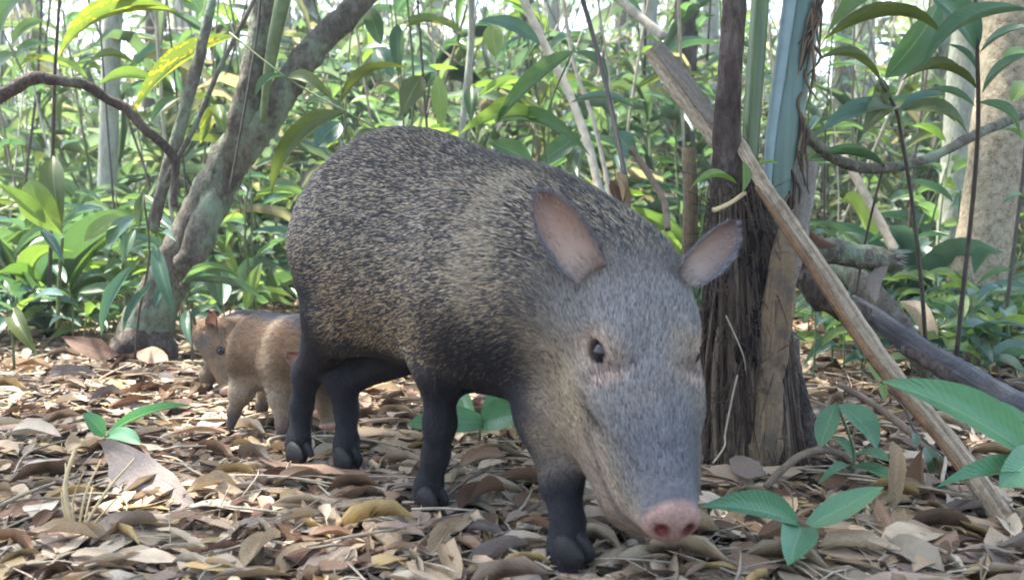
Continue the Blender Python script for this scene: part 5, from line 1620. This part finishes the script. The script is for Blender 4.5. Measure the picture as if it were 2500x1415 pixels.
def scatter(name, n, area, Lr, mat, templates, cols, zr, tilt, label, wr=(.32, .55)):
    Vs, Fs, Cs, Us, base = [], [], [], [], 0
    per = n // len(templates)
    for tp in templates:
        V, F, U = TPL[tp] if isinstance(tp, str) else tp
        V = np.array(V); F = np.array(F); U = np.array(U)
        V = V - np.array((0, .5, 0))
        xy = area(per)
        k = len(xy)
        L = R3.uniform(*Lr, k); w = L * R3.uniform(*wr, k)
        a = R3.uniform(0, 6.28, k)
        y = np.stack([np.cos(a), np.sin(a), R3.normal(0, tilt, k)], 1)
        y /= np.linalg.norm(y, axis=1)[:, None]
        nn = np.stack([R3.normal(0, tilt * 1.6, k), R3.normal(0, tilt * 1.6, k), np.where(R3.random(k) < .65, 1, -1)], 1)
        nn -= y * (nn * y).sum(1)[:, None]; nn /= np.linalg.norm(nn, axis=1)[:, None]
        x = np.cross(y, nn)
        z = np.array([gz(p[0], p[1]) for p in xy]) + R3.uniform(*zr, k)
        o = np.concatenate([xy, z[:, None]], 1)
        W = o[:, None] + V[None, :, 0:1] * (x * w[:, None])[:, None] + V[None, :, 1:2] * (y * L[:, None])[:, None] + V[None, :, 2:3] * (nn * (L * R3.uniform(.08, .42, k))[:, None])[:, None]
        Vs.append(W.reshape(-1, 3))
        Fs.append((F[None] + (np.arange(k) * len(V))[:, None, None] + base).reshape(-1, 4))
        c = cols[R3.integers(len(cols), size=k)] * R3.uniform(.45, 1.12, (k, 1))
        Cs.append(np.repeat(c, len(V), 0))
        Us.append(np.tile(U, (k, 1)))
        base += k * len(V)
    me = big_mesh(name, np.concatenate(Vs), np.concatenate(Fs), np.concatenate(Cs), M[mat], np.concatenate(Us))
    o = new_obj(name, me)
    tag(o, label, None, None, "stuff")
    return o


COARSE = [leaf_grid(3, 2, p_oval, fold=.35, arch=.18, seed=1), leaf_grid(3, 2, p_lance, fold=-.3, arch=-.12, seed=2), leaf_grid(4, 2, p_obov, fold=.1, arch=.2, twist=1.0, seed=3)]


def near_area(k):
    y = .72 + 2.6 * R3.random(k) ** 1.1
    x = R3.uniform(-.62, .62, k) * (y + .25)
    return np.stack([x, y], 1)


def far_area(k):
    y = 2.6 + 7 * R3.random(k) ** 1.4
    return np.stack([R3.uniform(-.66, .66, k) * y, y], 1)


MID = [leaf_grid(5, 2, p_oval, fold=.35, arch=.18, wave=.05, curl=.8, seed=1), leaf_grid(5, 2, p_lance, fold=-.3, arch=-.12, wave=.04, seed=2), leaf_grid(5, 2, p_obov, fold=.1, arch=.2, twist=1.0, wave=.05, seed=3), leaf_grid(4, 2, p_oval, fold=.6, arch=.25, curl=1.4, seed=4)]
scatter("leaf_litter", 8000, near_area, (.028, .105), 'dead_mass', MID, dead_cols, (-.005, .008), .10, "layer of brown and tan dead leaves covering the forest floor")
scatter("leaf_crumbs", 20000, near_area, (.006, .026), 'dead_mass', COARSE, dead_cols, (-.003, .008), .22, "small broken leaf crumbs between the dead leaves", (.25, .8))
scatter("far_leaf_litter", 5000, far_area, (.06, .14), 'dead_mass', COARSE, dead_cols, (-.004, .02), .2, "dead leaves on the ground beneath the far thicket")
# fine twigs
Vs, Fs = [], []
for i in range(1500):
    p = near_area(1)[0]
    a = R3.uniform(0, 6.28); L = R3.uniform(.02, .13)
    z = gz(p[0], p[1]) + R3.uniform(.004, .014)
    d_ = Vector((math.cos(a), math.sin(a), R3.normal(0, .15))) * float(L)
    p0 = Vector((p[0], p[1], z)); rad = float(R3.uniform(.0006, .0019))
    V, F, U = tube_mesh("x", [p0 - d_ * .5, p0 + Vector((R3.normal(0, .006), R3.normal(0, .006), .003)), p0 + d_ * .5], [rad, rad, rad * .6], sides=4, sub=2)
    b = len(Vs); Vs += V; Fs += [tuple(b + k for k in f) for f in F]
o = new_obj("twig_debris", mesh_from("twig_debris", Vs, Fs, True, M['twig_pale']))
tag(o, "thin broken twigs strewn through the leaf litter", None, None, "stuff")
for i in range(26):
    px = R2.uniform(-50, 2500); g = ground(px, R2.uniform(950, 1400))
    a = R2.uniform(0, 6.28); L = R2.uniform(.08, .22)
    d_ = Vector((math.cos(a), math.sin(a), 0)) * L
    p0 = g + Vector((0, 0, .012)); rad = R2.uniform(.0014, .0032)
    w = "left of the peccary" if px < 800 else ("beneath the peccary" if px < 1700 else "by the palm and ribbed leaves")
    pale = R2.random() < .5
    single("fallen_twig", [p0 - d_ * .5, p0 + Vector((R2.gauss(0, .012), R2.gauss(0, .012), .008)), p0 + d_ * .5], [rad, rad, rad * .6], 'twig_pale' if pale else 'twig', ("pale" if pale else "brown") + " twig lying in the litter " + w, "twig", ("pale" if pale else "brown") + " twigs " + w, sides=5, sub=4)
# ------------------------------------------------------------------ far trees, their crowns, and the green mass behind
R4 = np.random.default_rng(9)
CROWN_LEAF = [leaf_grid(2, 2, p_lance, fold=.2, arch=.1, seed=1)]


def leaf_cloud(name, root, pts, Lr, wr, cols, mat='leaf_mass', tilt=.5, down=.3, tp=None):
    V, F, U = tp or CROWN_LEAF[0]
    V = np.array(V); F = np.array(F); U = np.array(U)
    k = len(pts)
    L = R4.uniform(*Lr, k); w = L * R4.uniform(*wr, k)
    a = R4.uniform(0, 6.28, k)
    y = np.stack([np.cos(a), np.sin(a), R4.normal(-down, tilt, k)], 1); y /= np.linalg.norm(y, axis=1)[:, None]
    nn = np.stack([R4.normal(0, .5, k), R4.normal(0, .5, k), np.ones(k)], 1)
    nn -= y * (nn * y).sum(1)[:, None]; nn /= np.linalg.norm(nn, axis=1)[:, None]
    x = np.cross(y, nn)
    off = np.array(root.location) if root is not None else np.zeros(3)
    W = (pts - off)[:, None] + V[None, :, 0:1] * (x * w[:, None])[:, None] + V[None, :, 1:2] * (y * L[:, None])[:, None] + V[None, :, 2:3] * (nn * L[:, None])[:, None]
    FF = (F[None] + (np.arange(k) * len(V))[:, None, None]).reshape(-1, 4)
    c = cols[R4.integers(len(cols), size=k)] * R4.uniform(.7, 1.25, (k, 1))
    me = big_mesh(name, W.reshape(-1, 3), FF, np.repeat(c, len(V), 0), M[mat], np.tile(U, (k, 1)))
    return new_obj(name, me, root)


GREENS = np.array([(0.075, 0.125, 0.06), (0.11, 0.165, 0.08), (0.15, 0.205, 0.09), (0.09, 0.145, 0.10), (0.12, 0.17, 0.125), (0.18, 0.23, 0.11), (0.12, 0.12, 0.085), (0.24, 0.21, 0.15), (0.15, 0.20, 0.155), (0.07, 0.11, 0.06)]) * np.array((1.0, 0.95, 1.08))


def blob(c, r, n, clumps=14):
    """points gathered in clumps inside an ellipsoid"""
    c = np.array(c); r = np.array(r)
    q = R4.normal(0, 1, (clumps, 3)); q /= np.linalg.norm(q, axis=1)[:, None]
    q *= R4.random((clumps, 1)) ** .4
    i = R4.integers(clumps, size=n)
    return c + (q[i] + R4.normal(0, .22, (n, 3))) * r


# crowns over the foreground shade the peccary; a gap lets the sun onto the litter by the piglets
def slab(x0, x1, y0, y1, z, dz, n, clumps=60, cl=.16):
    q = np.stack([R4.uniform(x0, x1, clumps), R4.uniform(y0, y1, clumps), R4.uniform(z - dz, z + dz, clumps)], 1)
    return q[R4.integers(clumps, size=n)] + R4.normal(0, cl, (n, 3))


leaf_cloud("crown", FORK, np.concatenate([slab(-3.2, -1.2, 1.3, 2.7, 4.4, .5, 800), slab(-3.4, -1.8, 3.0, 4.2, 4.4, .5, 50)]), (.16, .3), (.3, .45), GREENS)
leaf_cloud("crown", t2, np.concatenate([slab(-1.2, .6, 1.3, 3.1, 4.4, .5, 750), slab(-.9, .9, 3.1, 4.0, 4.5, .5, 200)]), (.16, .3), (.3, .45), GREENS)
leaf_cloud("crown", t1, blob((-1.9, 7.4, 4.6), (1.0, 1.0, .6), 180, 10), (.14, .3), (.3, .45), GREENS)
leaf_cloud("crown", t3, blob((2.2, 5.2, 4.5), (1.0, 1.0, .6), 180, 10), (.14, .3), (.3, .45), GREENS)
for fr_ in range(7):                                            # the palm's own fronds arch overhead
    a = -2.6 + fr_ * .85
    top = at(1860, -450, 1.5)
    e1 = top + Vector((math.cos(a) * .5, math.sin(a) * .5, .75)); e2 = top + Vector((math.cos(a) * 1.4, math.sin(a) * 1.4, .9)); e3 = top + Vector((math.cos(a) * 2.1, math.sin(a) * 2.1, .45))
    rc_ = tube("frond_rachis", palm, [top, e1, e2, e3], [.014, .010, .007, .003], 'petiole', sides=6, sub=4)
    Vb, Fb = [], []
    pl = leaf_mesh('strap', 'leaf')
    for i in range(22):
        f = i / 21
        p = e1.lerp(e2, f * 1.4) if f < .7 else e2.lerp(e3, (f - .7) / .3)
        for s_ in (-1, 1):
            dv = Vector((-math.sin(a) * s_ + math.cos(a) * .5, math.cos(a) * s_ + math.sin(a) * .5, -.45)).normalized() * (.5 - .2 * abs(f - .4))
            V, F, U = TPL['strap']
            m = blade_matrix(p, p + dv, .035, (0, 0, 1))
            b = len(Vb)
            Vb += [m @ Vector(v) - palm.location for v in V]
            Fb += [tuple(b + k for k in ff) for ff in F]
    o = new_obj("frond", mesh_from("frond", Vb, Fb, True, M['leaf']), palm)
    o["kind"] = "stuff"

# trunks in the depth
far = [(60, 6.5, .05, 'bark_pale'), (170, 9.0, .09, 'bark_grey'), (360, 7.0, .04, 'bark_dark'), (480, 11, .10, 'bark_pale'), (700, 5.6, .06, 'bark_pale'), (760, 8, .07, 'bark_grey'), (905, 6.2, .035, 'bark_dark'), (1060, 9.5, .08, 'bark_pale'),
       (1270, 5.4, .045, 'bark_grey'), (1330, 8, .07, 'bark_pale'), (1500, 10, .09, 'bark_grey'), (1560, 6.4, .05, 'bark_pale'), (1640, 4.6, .055, 'bark_dark'), (1740, 7.5, .06, 'bark_pale'), (2050, 6.0, .05, 'bark_grey'), (2110, 9, .09, 'bark_pale'), (2230, 5.2, .06, 'bark_grey'), (2290, 8, .08, 'bark_dark'), (2480, 6.5, .09, 'bark_pale')]
words_ = {'bark_pale': "pale", 'bark_grey': "grey", 'bark_dark': "dark"}
for i, (px, D, rad, mt) in enumerate(far):
    b = spot(px, D)
    h = 5.5 + D * .25
    lean = R2.gauss(0, .05)
    zone = "left of the forked tree" if px < 560 else ("behind the peccary" if px < 1720 else "beyond the palm and logs")
    o = empty("forest_tree", b, words_[mt] + " slender forest trunk far " + zone, "tree", words_[mt] + " far trunks " + zone)
    tube("trunk", o, [b - Vector((0, 0, .05)), b + Vector((lean * h * .3, 0, h * .3)), b + Vector((lean * h * .7, .1, h * .65)), b + Vector((lean * h, .2, h))], [rad * 1.15, rad, rad * .8, rad * .4], mt, sides=12, sub=5, rough=.1, seed=i)
    leaf_cloud("crown", o, blob((b.x + lean * h, b.y + .2, h), (1.0, 1.0, .8), 110, 9), (.18, .36), (.3, .45), GREENS)

# undergrowth mass: near band low, far band tall
def band(y0, y1, n, zlo, zhi, clumps, half=.62, cl=.35):
    yc = y0 + (y1 - y0) * R4.random(clumps)
    xc = R4.uniform(-half, half, clumps) * (yc + .6)
    zc = zlo + (zhi - zlo) * R4.random(clumps) ** 1.2 * (yc / y1)
    i = R4.integers(clumps, size=n)
    P = np.stack([xc[i], yc[i], zc[i]], 1) + R4.normal(0, 1, (n, 3)) * np.array((cl, cl, cl * .8))
    g = np.array([gz(a, b) for a, b in P[:, :2]])
    P[:, 2] = g + np.abs(P[:, 2])
    # gaps in the far canopy where the sky breaks through
    d = P - np.array((0, 0, CAM_H))
    zc_ = d @ np.array(_L)
    px = 1250 + FPX * d[:, 0] / zc_
    py = 707.5 - FPX * (d @ np.array(_U)) / zc_
    cut = np.zeros(len(P), bool)
    for gx, gy, rx, ry in ((2065, 140, 130, 130), (2330, 120, 60, 70), (1120, 40, 120, 60), (640, 60, 90, 60), (300, 110, 90, 80), (1400, 60, 60, 60), (1900, 20, 60, 40)):
        cut |= ((px - gx) / rx) ** 2 + ((py - gy) / ry) ** 2 < R4.uniform(.5, 1.2, len(P))
    return P[~(cut & (R4.random(len(P)) < .88))]


STRAP = leaf_grid(4, 2, p_strap, fold=.2, arch=.22, seed=1)
o = leaf_cloud("undergrowth", None, np.concatenate([band(3.4, 5.0, 3500, .02, .35, 70, .62, .16), band(4.2, 8.0, 9000, .05, 1.3, 140, .6, .26)]), (.06, .17), (.16, .34), GREENS)
tag(o, "green undergrowth filling the forest behind the nearer plants", None, None, "stuff")
o = leaf_cloud("blade_undergrowth", None, band(3.6, 9.0, 3800, .05, 1.6, 150, .62, .25), (.2, .5), (.05, .11), GREENS, tilt=.6, down=.5, tp=STRAP)
tag(o, "long narrow arching blades tangled through the undergrowth", None, None, "stuff")
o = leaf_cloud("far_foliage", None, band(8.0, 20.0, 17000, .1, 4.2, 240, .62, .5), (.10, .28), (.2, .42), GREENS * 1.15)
tag(o, "bright sunlit foliage far back in the forest", None, None, "stuff")
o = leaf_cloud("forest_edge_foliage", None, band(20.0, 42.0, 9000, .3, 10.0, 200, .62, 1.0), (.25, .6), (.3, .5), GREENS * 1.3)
tag(o, "pale green forest foliage at the far end of view", None, None, "stuff")
# a tangle of thin stems too fine to count
M['stem_mass'] = fur_material("stem_mass", 0.8, 0.2)
Vs, Fs, Cs = [], [], []
SCOL = np.array([(0.07, 0.055, 0.045), (0.30, 0.27, 0.21), (0.40, 0.37, 0.31), (0.12, 0.11, 0.07), (0.20, 0.17, 0.12), (0.13, 0.17, 0.09)])
for i in range(620):
    D = float(3.4 + 9 * R4.random() ** 1.3)
    x = float(R4.uniform(-.58, .58)) * D
    z0 = float(gz(x, D)) + (0 if R4.random() < .6 else float(R4.uniform(.2, 1.6)))
    h = float(R4.uniform(.5, 2.6))
    b = Vector((x, D, z0))
    d_ = Vector((float(R4.normal(0, .28)), float(R4.normal(0, .2)), 1)).normalized() * h
    if R4.random() < .2: d_ = Vector((float(R4.normal(0, 1)), float(R4.normal(0, .3)), float(R4.uniform(-.1, .5)))).normalized() * h * .7
    rad = float(R4.uniform(.0018, .0065)) * (.6 + D * .1)
    V, F, U = tube_mesh("x", [b, b + d_ * .5 + Vector((float(R4.normal(0, .05)), 0, 0)), b + d_], [rad, rad * .8, rad * .5], sides=4, sub=3)
    k = len(Vs); Vs += V; Fs += [tuple(k + j for j in f) for f in F]
    c = SCOL[int(R4.integers(len(SCOL)))] * float(R4.uniform(.7, 1.2)); Cs += [c] * len(V)
o = new_obj("stem_tangle", mesh_from("stem_tangle", Vs, Fs, True, M['stem_mass'], Cs))
tag(o, "tangle of thin stems and dead stalks deep in the thicket", None, None, "stuff")

# ------------------------------------------------------------------ thin haze volume added to imitate the lens's veiling and softness
t = NT("veil_haze")
pv = t.n.new("ShaderNodeVolumePrincipled")
pv.inputs["Color"].default_value = (0.93, 0.97, 0.98, 1)
pv.inputs["Density"].default_value = 0.005
pv.inputs["Anisotropy"].default_value = 0.2
t.link(pv.outputs[0], t.out.inputs["Volume"])
hx, hy0, hy1, hz0, hz1 = 62.0, -14.0, 92.0, -1.2, 18.0
hv = [(x, y, z) for z in (hz0, hz1) for y in (hy0, hy1) for x in (-hx, hx)]
o = new_obj("haze", mesh_from("haze", hv, [(0, 2, 3, 1), (4, 5, 7, 6), (0, 1, 5, 4), (2, 6, 7, 3), (0, 4, 6, 2), (1, 3, 7, 5)], False, t.m))
tag(o, "thin humid haze in the forest air", None, None, "stuff")
SC.cycles.volume_bounces = 0

# ------------------------------------------------------------------ look-alikes are told apart by their order across the view
def screen_x(o):
    bpy_p = o.matrix_world.translation
    d = Vector(bpy_p) - _C
    return d.x / max(0.1, d.dot(_L))


ORD = ["first", "second", "third", "fourth", "fifth", "sixth", "seventh", "eighth", "ninth", "tenth", "eleventh", "twelfth", "thirteenth", "fourteenth", "fifteenth", "sixteenth",
       "seventeenth", "eighteenth", "nineteenth", "twentieth", "twenty-first", "twenty-second", "twenty-third", "twenty-fourth", "twenty-fifth", "twenty-sixth", "twenty-seventh", "twenty-eighth"]
for tens, tw in (("thirt", "thirty"), ("fort", "forty"), ("fift", "fifty"), ("sixt", "sixty"), ("sevent", "seventy"), ("eight", "eighty")):
    if tens == "thirt": ORD.append("twenty-ninth")
    ORD += [tens + "ieth"] + [tw + "-" + k for k in ORD[:9]]
bpy.context.view_layer.update()
by_label = {}
for o in SC.objects:
    if o.parent is None and o.get("label") and o.get("category"):
        by_label.setdefault(o["label"], []).append(o)
for lab, os_ in by_label.items():
    if len(os_) > 1:
        for i, o in enumerate(sorted(os_, key=screen_x)):
            if i < len(ORD):
                o["label"] = lab + ", " + ORD[i] + " from the left"
